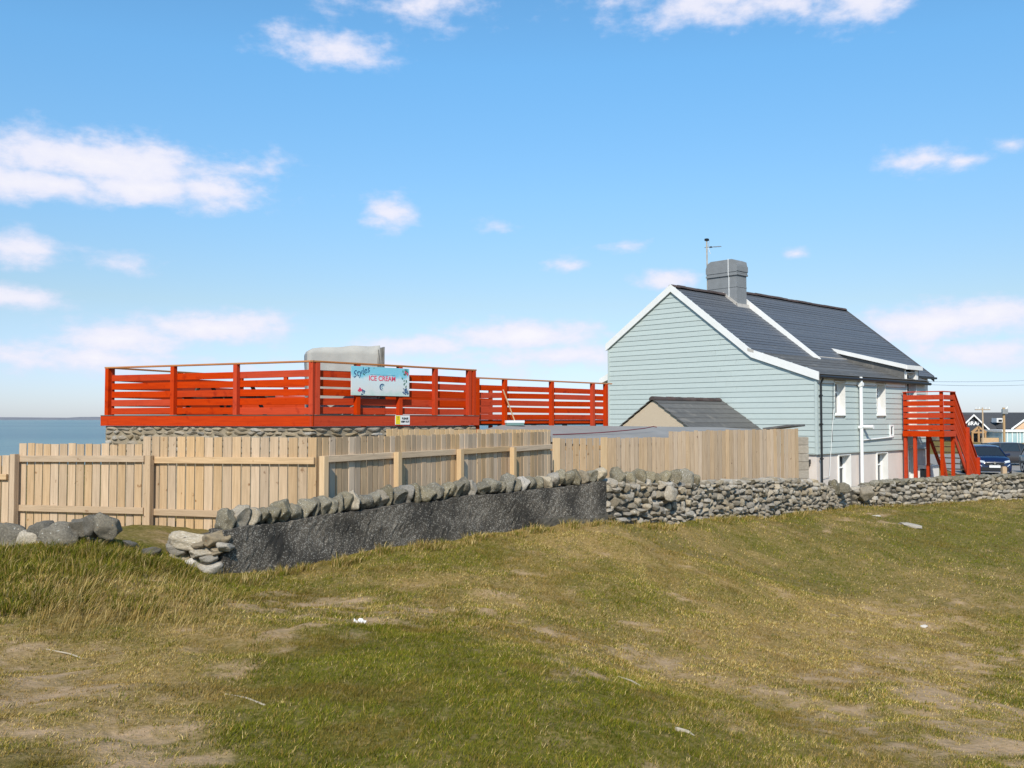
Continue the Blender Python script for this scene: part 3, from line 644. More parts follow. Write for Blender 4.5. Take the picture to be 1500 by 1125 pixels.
z_c = zt(462, 641, 13.5); z_e = zt(806, 632.5, 19.5)
ks = [(.06, zt(462, 668, 13.5)), (1.78, zt(577, 662, 15.0)), (3.55, zt(668, 658, 16.5)), (5.36, zt(745, 655, 18.1))]
fence_run(root, fc, fe, lambda k: lerp(z_c, z_e, k / L2), ks, [(.12, 1.75, zt(470, 673, 13.55), zt(572, 667, 14.95), .1), (1.83, 3.5, zt(582, 667, 15.05), zt(664, 662, 16.45), .1), (3.6, 5.31, zt(672, 662, 16.55), zt(742, 657, 18.05), .1), (5.42, L2, zt(748, 658, 18.15), zt(806, 654, 19.5), .1)],
          .142, [M['fence_grey']], lambda k: 1.0, 1, post_mat=M['fence_new'], rail_mat=M['fence_grey'])
# second fence just behind, only its board tops show
root = thing('timber_fence', 'pale board fence standing just behind the weathered yard fence, only its top showing', 'fence', (0, 19.5, zg(0, 19.5)))
ra = P(566, 629, 17.6); rb = P(806, 629, 21.6)
fence_run(root, (ra.x, ra.y), (rb.x, rb.y), lambda k: lerp(zt(566, 628.5, 17.6), zt(806, 629.5, 21.6), k / 5.3), [], [], .145, [M['fence_new']], lambda k: .9, 1)
# right hand fence
root = thing('timber_fence', 'tall weathered board fence stepping up towards the blue house', 'fence', (4.3, 22.7, zg(4.3, 22.7)))
ga = P(890, 700, 21.4); gb = P(1168, 700, 25.0); L3 = (Vector((gb.x, gb.y)) - Vector((ga.x, ga.y))).length
stp = (Vector((P(980, 700, 22.5).x, 22.5)) - Vector((ga.x, ga.y))).length
fence_run(root, (ga.x, ga.y), (gb.x, gb.y), lambda k: zt(930, 641, 21.9) if k < stp else lerp(zt(980, 632, 22.5), zt(1167, 628, 25), (k - stp) / (L3 - stp)), [], [], .14, [M['fence_mid']], lambda k: .45, 1, jitter=.008)
root = thing('gate_panel', 'short slatted timber gate panel with gaps between pale pickets', 'gate', P(848, 700, 20.9))
gp0 = P(808, 700, 20.3); gp1 = P(888, 700, 21.35)
dd = (gp1 - gp0); dd.z = 0; n = 8; nm = Vector((dd.normalized().y, -dd.normalized().x, 0))
for i in range(n):
    c = gp0 + dd * ((i + .5) / n); wide = i in (0, n - 1); c.z = 0
    zt_ = zt(850, 642 if not wide else 641, 20.9)
    beam('picket', c + nm * (.0 if not wide else .04) + Vector((0, 0, .7)), c + nm * (.0 if not wide else .04) + Vector((0, 0, zt_)), dd.length / n * (.80 if not wide else .98), .022, M['fence_new'] if wide else M['fence'], root, up=nm, ch=.003)
for py in (656, 690):
    a = gp0.copy(); a.z = zt(850, py, 20.9); b = gp1.copy(); b.z = a.z
    beam('rail', a - nm * .035, b - nm * .035, .04, .09, M['fence'], root)
# ------------------------------------------------------------------ raised red deck
DC = P(457, 600, 18.8); DL = P(158, 600, 21.2); DR = P(693, 600, 22.2); DE = P(893, 600, 26.05)
v2 = lambda p: Vector((p.x, p.y, 0))
DC, DL, DR, DE = v2(DC), v2(DL), v2(DR), v2(DE)
Z0 = zt(457, 625, 18.8); Z1 = zt(457, 607.5, 18.8); ZT = zt(457, 528, 18.8)   # fascia bottom, deck level, rail top
root = deck = thing('raised_deck', 'raised terrace with red slatted railings on a rubble stone base', 'deck', (DC.x, DC.y, zg(DC.x, DC.y)))
back = Vector((-.69, .72, 0)); BL = DL + Vector((.43, .90, 0)) * 4.4; BR = DE + back * 5.0; BM = DR + back * 4.6
extrude('deck_floor', [p + Vector((0, 0, Z1 - .05)) for p in (DC + (DL - DC).normalized() * .03 + Vector((.02, .06, 0)), DL + Vector((.05, .05, 0)), BL, BM, DR + Vector((-.05, .05, 0)))], (0, 0, .045), M['darkwood'], root)
def railing(A, B, posts, z0, z1, ztop, nslat, root, out, fascia=True, cap=True, pw=.105, slat_h=None, capw=.12, drop=.3):
    """slats hang on the inner side of the posts; out = outward normal"""
    d = (B - A); Ln = d.length; d.normalize(); pitch = (ztop - .06 - z1 - .01) / (nslat + .45); sh = slat_h or pitch * .75
    for k in posts:
        c = A + d * k + out * .0
        beam('post', c + Vector((0, 0, z1 - (.0 if fascia else drop) + .002)), c + Vector((0, 0, ztop - .035)), pw, pw, M['red'], root, up=out)
    ps = sorted(posts)
    for i in range(nslat):
        z = z1 + .015 + sh / 2 + i * pitch
        for a, b in zip(ps[:-1], ps[1:]):
            beam('slat', A + d * (a - .0) - out * (pw / 2 + .016) + Vector((0, 0, z + random.gauss(0, .008))), A + d * (b + (.0)) - out * (pw / 2 + .016) + Vector((0, 0, z + random.gauss(0, .004))), .028, sh, M['red'], root)
    if cap: beam('cap_rail', A - d * .06 + Vector((0, 0, ztop - .017)), B + d * .06 + Vector((0, 0, ztop - .017)), capw, .035, M['cap'], root)
    if fascia:
        beam('fascia', A - d * .10 + out * .09 + Vector((0, 0, (z0 + z1) / 2)), B + d * .10 + out * .09 + Vector((0, 0, (z0 + z1) / 2)), .04, z1 - z0 - .004, M['red'], root)
        beam('ledge', A - d * .10 + out * .05 + Vector((0, 0, z1 - .012)), B + d * .1 + out * .05 + Vector((0, 0, z1 - .012)), .13, .022, M['darkwood'], root)
def kat(A, B, px, D0, D1):   # distance along A->B where the picture column px falls
    best = min(np.linspace(0, 1, 600), key=lambda k: abs(((A + (B - A) * k).x / (A + (B - A) * k).y) - (px - 750) / F)); return float(best) * (B - A).length
dL = (DL - DC).normalized(); dR = (DR - DC).normalized()
outL = Vector((dL.y, -dL.x, 0)); outL = outL if outL.y < 0 else -outL
outR = Vector((dR.y, -dR.x, 0)); outR = outR if outR.y < 0 else -outR
LL = (DL - DC).length; LR = (DR - DC).length
railing(DC, DL, [0.0, kat(DC, DL, 346, 0, 0), kat(DC, DL, 254, 0, 0), LL], Z0, Z1, ZT, 5, root, outL)
railing(DC, DR, [0.11, kat(DC, DR, 523, 0, 0), kat(DC, DR, 585, 0, 0), kat(DC, DR, 637, 0, 0), LR - .15, LR], Z0, Z1, ZT, 5, root, outR)
railing(BL, DL, [0, 2.2, 4.3], Z0, Z1, ZT, 5, root, Vector((-.90, .43, 0)), fascia=False, drop=0)
railing(BL, BM, [0, 1.2, 2.4, (BM - BL).length], Z0, Z1, ZT, 5, root, Vector((.1, .99, 0)), fascia=False, drop=0)
# rubble base under the deck
bz0 = .75
def base_face(A, B, out, zt_, rows_to):
    d = (B - A); Ln = d.length; d.normalize()
    extrude('base_wall', [A + out * .02 + Vector((0, 0, bz0)), B + out * .02 + Vector((0, 0, bz0)), B + out * .02 + Vector((0, 0, zt_)), A + out * .02 + Vector((0, 0, zt_))], -out * .3, M['mortar'], root)
    z = zt_ - .01
    while z > rows_to:
        h = random.uniform(.09, .17); k = 0
        while k < Ln:
            w = random.uniform(.16, .42)
            c = A + d * min(k + w / 2, Ln - .05) + out * .01 + Vector((0, 0, z - h / 2))
            stone('stone', c, (w * 1.0, .14, h * 1.0), Euler((0, random.gauss(0, .1), math.atan2(d.y, d.x))), M['stone_warm'] if random.random() < .75 else M['stone'], root)
            k += w
        z -= h
base_face(DL + outL * .03, DC + outL * .03, outL, Z0 - .004, Z0 - .50)
base_face(DC + outR * .03, DR + outR * .03, outR, Z0 - .004, Z0 - .24)
# lower railing running back towards the house
root = thing('deck_railing', 'lower red slatted railing running from the raised terrace to the house', 'railing', (DR.x, DR.y, zt(700, 622, 22.3)))
dE = (DE - DR).normalized(); outE = Vector((dE.y, -dE.x, 0)); outE = outE if outE.y < 0 else -outE
ZE1 = zt(700, 616, 22.3); ZET = zt(696, 552.5, 22.3)
DR2 = DR + dE * .12
railing(DR2, DE, [0, kat(DR2, DE, 739, 0, 0), kat(DR2, DE, 808, 0, 0), kat(DR2, DE, 868, 0, 0), kat(DR2, DE, 887, 0, 0)], ZE1 - .1, ZE1, ZET, 5, root, outE, fascia=False, capw=.1)
beam('bottom_board', DR2 - outE * .1 + Vector((0, 0, ZE1 - .035)), DE - outE * .1 + Vector((0, 0, ZE1 - .035)), .03, .09, M['red'], root)
extrude('deck_boards', [p + Vector((0, 0, ZE1 - .12)) for p in (DR2 - outE * .12, DE - outE * .12, BR, BM)], (0, 0, .04), M['darkwood'], root)
for k in np.linspace(.05, (DE - DR2).length - .1, 5):
    c = DR2 + dE * float(k) - outE * .5; beam('joist_leg', c + Vector((0, 0, zg(c.x, c.y) - .1)), c + Vector((0, 0, ZE1 - .121)), .1, .1, M['darkwood'], root, up=dE)
# far railing of that terrace seen through the slats
root = thing('deck_railing', 'far red railing seen through the slats of the nearer railing', 'railing', (BM.x, BM.y, ZE1 - .1))
railing(BM, BR, [0, 1.4, 2.8, 4.2, (BR - BM).length], ZE1 - .1, ZE1, ZET, 5, root, back, fascia=False)
for k in (0, 2.5, (BR - BM).length):
    c = BM + (BR - BM).normalized() * k; beam('post', c + Vector((0, 0, zg(c.x, c.y) - .1)), c + Vector((0, 0, ZE1 - .3)), .1, .1, M['darkwood'], root, up=back)
# ------------------------------------------------------------------ signs on the deck
def face_matrix(c, xdir, out):
    x = xdir.normalized(); z = out.normalized(); y = z.cross(x).normalized()
    m = Matrix((x, y, z)).transposed().to_4x4(); m.translation = c; return m
k0 = kat(DC, DR, 511.5, 0, 0); k1 = kat(DC, DR, 596, 0, 0)
c = DC + dR * (k0 + k1) / 2 + outR * (.105 / 2 + .014); SW = k1 - k0; zc0 = zt(512, 579, 19.5); zc1 = zt(512, 536, 19.5); SH = zc1 - zc0
sg = thing('ice_cream_sign', 'pale blue ice cream sign board with floral corners hung on the red railing', 'sign', c + Vector((0, 0, zc0)))
b_ = beam('board', c - dR * SW / 2 + Vector((0, 0, (zc0 + zc1) / 2)), c + dR * SW / 2 + Vector((0, 0, (zc0 + zc1) / 2)), .024, SH, M['sign_face'], sg, ch=.002)
cc = c + outR * .0135 + Vector((0, 0, (zc0 + zc1) / 2))
def on_sign(u, v, rot=0): return face_matrix(cc + dR * u * SW + Vector((0, 0, v * SH)), dR, outR) @ Matrix.Rotation(rot, 4, 'Z')
text_mesh('lettering', 'Styles', .20, M['sign_blue'], sg, on_sign(-.345, .30, .32), shear=.4, depth=.002)
text_mesh('lettering', 'ICE CREAM', .15, M['sign_red'], sg, on_sign(.02, .10), depth=.002, bold=.002)
text_mesh('lettering', 'FRESH MADE SEASIDE ICES'.replace('FRESH MADE SEASIDE ICES', '~~~~~~~~~~~~~~~~~'), .07, M['sign_teal'], sg, on_sign(.03, .235), depth=.002)
def swirl(cx, cz, r, m):
    vs = []; fs = []; n = 18
    for i in range(n + 1):
        a = .6 + 4.3 * i / n; w = r * .34 * math.sin(math.pi * i / n) ** .7 + .003; rr = r * (1 - .25 * i / n)
        for q in (rr, rr - w):
            p = on_sign(0, 0) @ Vector((cx * SW + q * math.cos(a), cz * SH + q * math.sin(a), .002)); vs.append(p)
    for i in range(n): fs.append((2 * i, 2 * i + 1, 2 * i + 3, 2 * i + 2))
    mesh_obj('emblem', vs, fs, m, sg)
swirl(.015, -.20, .085, M['sign_blue']); swirl(.03, -.20, .05, M['sign_teal'])
def petals(u, v, n, r, m, seed):
    q = random.Random(seed)
    vs = []; fs = []
    for i in range(n):
        a = q.uniform(0, 6.28); rr = q.uniform(.2, 1) * r; cx = u * SW + rr * math.cos(a); cy = v * SH + rr * math.sin(a) * .8; s = q.uniform(.012, .04); b = q.uniform(0, 6.28); o = len(vs)
        for t in range(6):
            e = 6.283 * t / 6; x = s * math.cos(e); y = s * .5 * math.sin(e)
            cx_ = min(max(cx + x * math.cos(b) - y * math.sin(b), -SW * .49), SW * .49); cy_ = min(max(cy + x * math.sin(b) + y * math.cos(b), -SH * .48), SH * .48)
            vs.append(on_sign(0, 0) @ Vector((cx_, cy_, .0012 + i * .00003)))
        fs.append(tuple(range(o, o + 6)))
    mesh_obj('floral_print', vs, fs, m, sg)
petals(.42, .38, 12, .10, M['sign_green'], 1); petals(.45, .33, 7, .06, M['sign_red'], 2); petals(.44, -.30, 16, .10, M['sign_blue'], 3); petals(.40, .0, 7, .16, M['sign_green'], 4)
petals(-.36, -.30, 8, .06, M['sign_red'], 5); petals(-.33, -.40, 9, .09, M['sign_blue'], 6); petals(-.2, .42, 5, .22, M['sign_green'], 7)
k0 = kat(DC, DR, 574, 0, 0); k1 = kat(DC, DR, 595, 0, 0); c = DC + dR * (k0 + k1) / 2 + outR * (.09 + .027); zs0 = zt(585, 622, 20.6); zs1 = zt(585, 608.5, 20.6)
ws = thing('warning_sign', 'small white and yellow warning notice on the red fascia board', 'sign', c + Vector((0, 0, zs0)))
wd = k1 - k0; hz = (zs0 + zs1) / 2
beam('board', c - dR * wd / 2 + Vector((0, 0, hz)), c + dR * wd / 2 + Vector((0, 0, hz)), .008, zs1 - zs0, M['white'], ws, ch=0)
q = c + outR * .005 + Vector((0, 0, hz))
beam('yellow_panel', q - dR * wd * .47, q - dR * wd * .17, .004, (zs1 - zs0) * .9, M['yellow'], ws, ch=0)
fm = lambda u, v: face_matrix(q + outR * .003 + dR * u * wd + Vector((0, 0, v * (zs1 - zs0))), dR, outR)
text_mesh('lettering', '!', .10, M['black'], ws, fm(-.32, .2), depth=.001, bold=.003)
text_mesh('lettering', 'PLEASE', .058, M['black'], ws, fm(.17, .16), depth=.001, bold=.002)
text_mesh('lettering', 'KEEP OUT', .052, M['black'], ws, fm(.17, -.18), depth=.001, bold=.002)
# ------------------------------------------------------------------ things on the deck
def cover_mesh(name, c, ux, W, Dp, H, m, parent, seed=0):
    """soft fabric cover over a bulky thing: a subdivided block with slumped top and creased sides"""
    q = random.Random(seed); uy = Vector((-ux.y, ux.x, 0)); nx, ny, nz = 16, 8, 8; vs = []; idx = {}; fs = []
    def pt(i, j, k):
        key = (i, j, k)
        if key in idx: return idx[key]
        a = i / nx * 2 - 1; b = j / ny * 2 - 1; h = k / nz
        infl = 1 - .035 * h ** 3; zz = H * h
        if k == nz: zz -= .02 * (a * a) + .02 * b * b + .05 * (a < -.9) - .05 * a
        w = .02 * math.sin(9 * a + 5 * h + seed) + .015 * math.sin(13 * b + 4 * h)
        p = c + ux * (a * W / 2 * infl + w) + uy * (b * Dp / 2 * infl + w) + Vector((0, 0, zz + .01 * math.sin(7 * a)))
        idx[key] = len(vs); vs.append(p); return idx[key]
    for i in range(nx):
        for j in range(ny): fs.append((pt(i, j, nz), pt(i + 1, j, nz), pt(i + 1, j + 1, nz), pt(i, j + 1, nz)))
        for k in range(nz):
            for j in (0, ny): fs.append((pt(i, j, k), pt(i + 1, j, k), pt(i + 1, j, k + 1), pt(i, j, k + 1)))
    for j in range(ny):
        for k in range(nz):
            for i in (0, nx): fs.append((pt(i, j, k), pt(i, j + 1, k), pt(i, j + 1, k + 1), pt(i, j, k + 1)))
    return mesh_obj(name, vs, fs, m, parent, smooth=True)
uc = Vector((.96, .28, 0)).normalized()
cc_ = P(502, 600, 20.5); cc_.z = Z1 - .004
cv = thing('covered_furniture', 'bulky grey fabric covered furniture standing on the deck behind the ice cream sign', 'furniture cover', cc_)
hc = zt(505, 508, 20.5) - Z1
cover_mesh('cover', cc_, uc, 1.62, .9, hc, M['tarp'], cv, 3)
e = cc_ + uc * .80; cover_mesh('side_flap', e - Vector((0, .05, 0)), uc, .17, .8, hc - .03, M['tarp_dark'], cv, 5)
bc = P(330, 600, 21.6); bc.z = Z1 - .004
bn = thing('picnic_bench', 'dark timber picnic bench partly seen between the red slats', 'bench', bc)
ub = dL
for o_, z_, w_ in ((-.62, .45, .26), (.62, .45, .26), (0, .74, .7)):
    n_ = Vector((-ub.y, ub.x, 0)); beam('plank', bc + n_ * o_ - ub * .85 + Vector((0, 0, z_)), bc + n_ * o_ + ub * .85 + Vector((0, 0, z_)), w_, .045, M['darkwood'], bn)
for s_ in (-.6, .6):
    n_ = Vector((-ub.y, ub.x, 0))
    for sg_ in (-1, 1): beam('leg', bc + ub * s_ + n_ * .7 * sg_, bc + ub * s_ + n_ * .2 * sg_ + Vector((0, 0, .715)), .045, .09, M['darkwood'], bn)
    beam('cross_bar', bc + ub * s_ - n_ * .72 + Vector((0, 0, .40)), bc + ub * s_ + n_ * .72 + Vector((0, 0, .40)), .04, .05, M['darkwood'], bn)
# ------------------------------------------------------------------ flat roofed store between deck and house
FH = Frame(10.57, 32.0, R(43.5))
fr0 = zt(760, 622.5, 31); 
store = thing('flat_roof_store', 'low flat roofed store with grey felt roof behind the timber fences', 'store', (3, 26, zg(3, 26)))
pa = P(700, 631, 21.5); pb = P(735, 622.6, 22.75); pm = P(893, 624, 25.85); pc = P(1060, 626, 29.2); pd = P(1140, 632, 26.9); pe = P(880, 646, 21.9)
roofpts = [pa, pb, pm, pc, pd, pe]
extrude('felt_roof', roofpts, (0, 0, -.12), M['felt'], store)
cen = sum((Vector((p.x, p.y, 0)) for p in roofpts), Vector()) / 6
lowpts = [Vector((p.x, p.y, 0)).lerp(cen, .04) for p in roofpts]
vs = []; n = 5
for p, r_ in zip(lowpts, roofpts): vs.append(Vector((p.x, p.y, -.1)))
for p, r_ in zip(lowpts, roofpts): vs.append(Vector((p.x, p.y, r_.z - .15)))
mesh_obj('wall', vs, [tuple(range(6)), tuple(range(6, 12))] + [(i, (i + 1) % 6, 6 + (i + 1) % 6, 6 + i) for i in range(6)], M['block'], store)
def on_roof(px, py):   # point on the sloping felt roof seen in that column and row
    n_ = (pb - pa).cross(pe - pa); d_ = P(px, py, 1) - Vector((0, 0, CAMZ)); o_ = Vector((0, 0, CAMZ)); k = (pa - o_).dot(n_) / d_.dot(n_); return o_ + d_ * k
hs = tube('garden_hose', [on_roof(*q) + Vector((0, 0, .014)) for q in ((810, 637.5), (840, 636.5), (880, 634.5), (920, 631), (945, 628), (957, 625.5), (962, 626.5))], .013, M['hose'], None, 6)
tag(hs, 'thin dark red hose trailing across the grey felt roof', 'hose')
br = thing('broom', 'yard broom with pale handle leaning against the lower red railing', 'broom', on_roof(754, 622) + Vector((0, 0, .002)))
bb = on_roof(754, 623.6); bt = P(737, 571, 22.62)
d_ = (bb - P(739, 623, bb.y)); 
hx = Vector((.86, .5, 0))
beam('head', bb - hx * .26 + Vector((0, 0, .10)), bb + hx * .26 + Vector((0, 0, .10)), .09, .06, M['upvc'], br)
beam('bristles', bb - hx * .25 + Vector((0, 0, .038)), bb + hx * .25 + Vector((0, 0, .038)), .08, .068, M['teal'], br)
tube('handle', [bb + Vector((0, 0, .12)), bt], .016, M['fence_new'], br)
# ------------------------------------------------------------------ the house
house = thing('house', 'two storey mint green boarded house with slate roof and white barge boards', 'house', FH.p(0, 0, 0))
T1 = 4.5; T2 = 14.25; TX = 9.1           # first block, far end, end of the lean-to
APX = (6.12, 8.27); KNK = (2.51, 5.49); EAV = (-.12, 4.58); LEF = (9.45, 6.13)
R2 = (6.12, 8.50); K2 = (2.30, 5.42)
def lin(a, b, s): return a[1] + (b[1] - a[1]) * (s - a[0]) / (b[0] - a[0])
def roofz(s): return lin(EAV, KNK, s) if s < KNK[0] else lin(KNK, APX, s) if s < APX[0] else lin(APX, LEF, s)
CB = 1.81                                  # bottom of the boarding
# solid wall cores
def gable_core(t0, t1, prof, m, name):
    extrude(name, [FH.p(t0, s, z) for s, z in prof], FH.u * (t1 - t0), m, house)
gable_core(.03, T1 + .2, [(.34, 0), (9.36, 0), (9.36, roofz(9.36) - .14), (APX[0], APX[1] - .16), (KNK[0], KNK[1] - .16), (.34, roofz(.34) - .16)], M['plinth'], 'wall')
gable_core(T1 + .2, T2, [(2.0, 0), (9.36, 0), (9.36, 6.2), (R2[0], R2[1] - .2), (2.0, 5.0)], M['plinth'], 'wall')
# lean-to front wall with openings
WIN = [(1.27, 2.05, 3.14, 4.36), (4.55, 5.32, 3.14, 4.36), (1.52, 2.42, .25, 1.72), (4.55, 5.45, .25, 1.72), (7.25, 8.15, 2.52, 4.9), (7.3, 8.1, .02, 1.95)]
def wall_cells(t0, t1, z0, z1, openings):
    ts = sorted({t0, t1} | {min(max(v, t0), t1) for o in openings for v in o[:2]}); zs = sorted({z0, z1} | {min(max(v, z0), z1) for o in openings for v in o[2:]})
    out = []
    for a, b in zip(ts[:-1], ts[1:]):
        run = None
        for c_, d_ in zip(zs[:-1], zs[1:]):
            mt, mz = (a + b) / 2, (c_ + d_) / 2
            hole = any(o[0] < mt < o[1] and o[2] < mz < o[3] for o in openings)
            if hole: 
                if run: out.append((a, b) + run); run = None
            else: run = (c_, d_) if run is None else (run[0], d_)
        if run: out.append((a, b) + run)
    return out
for (a, b, c_, d_) in wall_cells(0.03, TX, 0, 4.42, WIN):
    FH.box('wall', a, b, .03, .36, c_, d_, M['plinth'], house, ch=0)
FH.box('end_wall', TX - .3, TX, .361, 2.0, 0, 4.6, M['plinth'], house, ch=0)
# weather boards: gable
pitch = .2
def board_row(z0, z1, t0, t1, face):
    pass
def gable_s_range(z):     # where the gable outline is at height z
    lo = 0.0
    if z > EAV[1]: lo = (z - EAV[1]) / (KNK[1] - EAV[1]) * (KNK[0] - EAV[0]) + EAV[0] if z < KNK[1] else (z - KNK[1]) / (APX[1] - KNK[1]) * (APX[0] - KNK[0]) + KNK[0]
    hi = 9.39
    if z > LEF[1]: hi = APX[0] + (APX[1] - z) / (APX[1] - LEF[1]) * (LEF[0] - APX[0])
    return max(lo, 0.0), min(hi, 9.39)
z = CB
while z < APX[1] - .2:
    lo, hi = gable_s_range(z + pitch * .6)
    if hi - lo > .2:
        # a shiplap board: lower edge proud of the upper edge
        vs = []; jn = 3.2 + .9 * ((int(z * 5) * 7) % 5) / 4
        for s in (lo + .02, jn - .003) if lo + .3 < jn < hi - .3 else (lo + .02, hi - .02):
            vs += [FH.p(-.030, s, z + .005), FH.p(-.010, s, z + pitch + .012), FH.p(.028, s, z + pitch + .012), FH.p(.028, s, z + .004)]
        mesh_obj('weatherboard', vs, [(0, 1, 2, 3), (4, 5, 6, 7), (0, 1, 5, 4), (1, 2, 6, 5), (2, 3, 7, 6), (3, 0, 4, 7)], M['mint'], house)
        if lo + .3 < jn < hi - .3:
            vs = []
            for s in (jn + .003, hi - .02): vs += [FH.p(-.030, s, z + .005), FH.p(-.010, s, z + pitch + .012), FH.p(.028, s, z + pitch + .012), FH.p(.028, s, z + .005)]
            mesh_obj('weatherboard', vs, [(0, 1, 2, 3), (4, 5, 6, 7), (0, 1, 5, 4), (1, 2, 6, 5), (2, 3, 7, 6), (3, 0, 4, 7)], M['mint'], house)
    z += pitch
# weather boards: long side, broken at windows and pipes
z = CB
while z < 4.2:
    segs = [(.05, TX)]
    for (a, b, c_, d_) in WIN:
        if c_ < z + pitch - .02 and d_ > z + .02:
            ns = []
            for (p_, q_) in segs:
                if b <= p_ or a >= q_: ns.append((p_, q_)); continue
                if a - p_ > .05: ns.append((p_, a))
                if q_ - b > .05: ns.append((b, q_))
            segs = ns
    zz = min(z + pitch + .012, 4.26)
    for (a, b) in segs:
        vs = []
        for t in (a, b): vs += [FH.p(t, -.032, z + .005), FH.p(t, -.010, zz), FH.p(t, .028, zz), FH.p(t, .028, z + .004)]
        mesh_obj('weatherboard', vs, [(0, 1, 2, 3), (4, 5, 6, 7), (0, 1, 5, 4), (1, 2, 6, 5), (2, 3, 7, 6), (3, 0, 4, 7)], M['mint'], house)
    z += pitch
FH.box('corner_trim', -.045, .045, -.045, .045, CB - .02, 4.42, M['mint'], house)
FH.box('corner_trim', -.045, .045, 9.36, 9.45, CB - .02, 6.0, M['mint'], house)
FH.box('drip_trim', -.05, TX, -.05, .02, CB - .035, CB - .002, M['mint'], house)
FH.box('drip_trim', -.05, .02, .03, 9.4, CB - .036, CB - .003, M['mint'], house)
for a, b in ((.05, 1.2), (2.1, 4.5), (5.36, 7.1)): FH.box('frieze_board', a, b, -.028, .029, 4.27, 4.44, M['white'], house)
# windows with deep white reveals
for i, (a, b, c_, d_) in enumerate(WIN):
    door = i >= 4
    wn = FH.box('door' if door else 'window', a + .03, b - .03, .27, .30, c_ + .03, d_ - .03, M['glass'], house, ch=0); as_parent(wn)
    top = min(d_, 4.43)
    FH.box('reveal', a, a + .025, -.03, .33, c_, d_, M['white'], wn, ch=0); FH.box('reveal', b - .025, b, -.036, .33, c_, d_, M['white'], wn, ch=0)
    FH.box('sill', a - .0, b + .0, -.06, .33, c_ - .02, c_ + .024, M['white'], wn, ch=0)
    FH.box('lintel', a + .026, b - .026, -.02, .33, d_ - .025, d_, M['white'], wn, ch=0)
    for t in (a + .026, b - .086): FH.box('frame', t, t + .06, .22, .27, c_ + .025, d_ - .026, M['upvc'], wn, ch=0)
    for zz in (c_ + .025, d_ - .09): FH.box('frame', a + .087, b - .087, .222, .268, zz, zz + .06, M['upvc'], wn, ch=0)
    FH.box('frame', a + .087, b - .087, .224, .266, lerp(c_, d_, .66), lerp(c_, d_, .66) + .05, M['upvc'], wn, ch=0)
# roofs in slate courses
def slope(a, b, t0, t1, n, m, name='slate_course', lift=0.0):
    """a = upper (s, z), b = lower (s, z); n overlapping courses"""
    ds = Vector((b[0] - a[0], b[1] - a[1])); Ls = ds.length; ds /= Ls; nr = Vector((-ds.y, ds.x)); nr = nr if nr.y > 0 else -nr
    for i in range(n):
        s0, z0 = a[0] + ds.x * Ls * i / n, a[1] + ds.y * Ls * i / n; s1, z1 = a[0] + ds.x * Ls * (i + 1) / n, a[1] + ds.y * Ls * (i + 1) / n
        u0 = (s0 - nr.x * .004, z0 - nr.y * .004); u1 = (s1 + nr.x * .008 + ds.x * .012, z1 + nr.y * .008 + ds.y * .012)
        j0, j1 = random.gauss(0, .006), random.gauss(0, .006)
        vs = []
        for t, j in ((t0, j0), (t1, j1)):
            vs += [FH.p(t, u0[0], u0[1] + lift), FH.p(t, u1[0], u1[1] + lift + j), FH.p(t, u1[0] - nr.x * .014, u1[1] - nr.y * .014 + lift + j), FH.p(t, u0[0] - nr.x * .03, u0[1] - nr.y * .03 + lift)]
        mesh_obj(name, vs, [(0, 1, 2, 3), (4, 5, 6, 7), (0, 1, 5, 4), (1, 2, 6, 5), (2, 3, 7, 6), (3, 0, 4, 7)], m, house)
def deckslab(a, b, t0, t1, m=M['darkwood']):
    extrude('roof_deck', [FH.p(t0, a[0], a[1] - .04), FH.p(t0, b[0], b[1] - .04), FH.p(t0, b[0], b[1] - .12), FH.p(t0, a[0], a[1] - .12)], FH.u * (t1 - t0), m, house)
for (a, b, t0, t1, n, m) in [(APX, KNK, -.06, T1, 22, M['slate']), (KNK, EAV, -.06, TX + .1, 13, M['slate_old']), (APX, LEF, -.06, T1, 18, M['slate']), (R2, K2, T1 + .02, T2 + .1, 24, M['slate']), (R2, (9.6, 6.0), T1 + .02, T2 + .1, 18, M['slate']), (K2, (1.75, 4.98), TX + .12, T2 + .1, 4, M['slate'])]:
    slope(a, b, t0, t1, n, m); deckslab(a, b, t0 + .01, t1 - .01)
# lead / cement fillet where lean-to roof meets the taller roof
tube('lead_flashing', [FH.p(t, 2.42, 5.50) for t in (T1 + .1, TX)], .035, M['cement'], house, 6)
# barge boards
def barge(a, b, t, drop, m=M['white'], th=.05, ext=0.0, name='barge_board'):
    extrude(name, [FH.p(t, a[0], a[1] + .07), FH.p(t, b[0], b[1] + .07), FH.p(t, b[0], b[1] - drop), FH.p(t, a[0], a[1] - drop)], FH.u * th, m, house)
barge(APX, (KNK[0], KNK[1]), -.115, .22); barge((KNK[0] - .001, KNK[1]), (EAV[0] - .03, EAV[1] - .01), -.116, .22); barge((APX[0] + .001, APX[1]), (LEF[0] + .06, LEF[1] - .035), -.1155, .22)
extrude('barge_joint', [FH.p(-.12, KNK[0] - .12, KNK[1] + .03), FH.p(-.12, KNK[0] + .14, KNK[1] + .14), FH.p(-.12, KNK[0] + .14, KNK[1] + .02), FH.p(-.12, KNK[0] - .12, KNK[1] - .06)], FH.u * .058, M['cement'], house)
barge((5.55, lin(R2, K2, 5.55)), (K2[0] - .1, K2[1] - .06), T1 - .05, .24, name='verge_board')
barge(R2, (1.75, 4.95), T2 + .1, .2, M['slate'], name='verge_board'); barge(R2, (9.6, 6.0), T2 + .1, .2, M['slate'], name='verge_board')
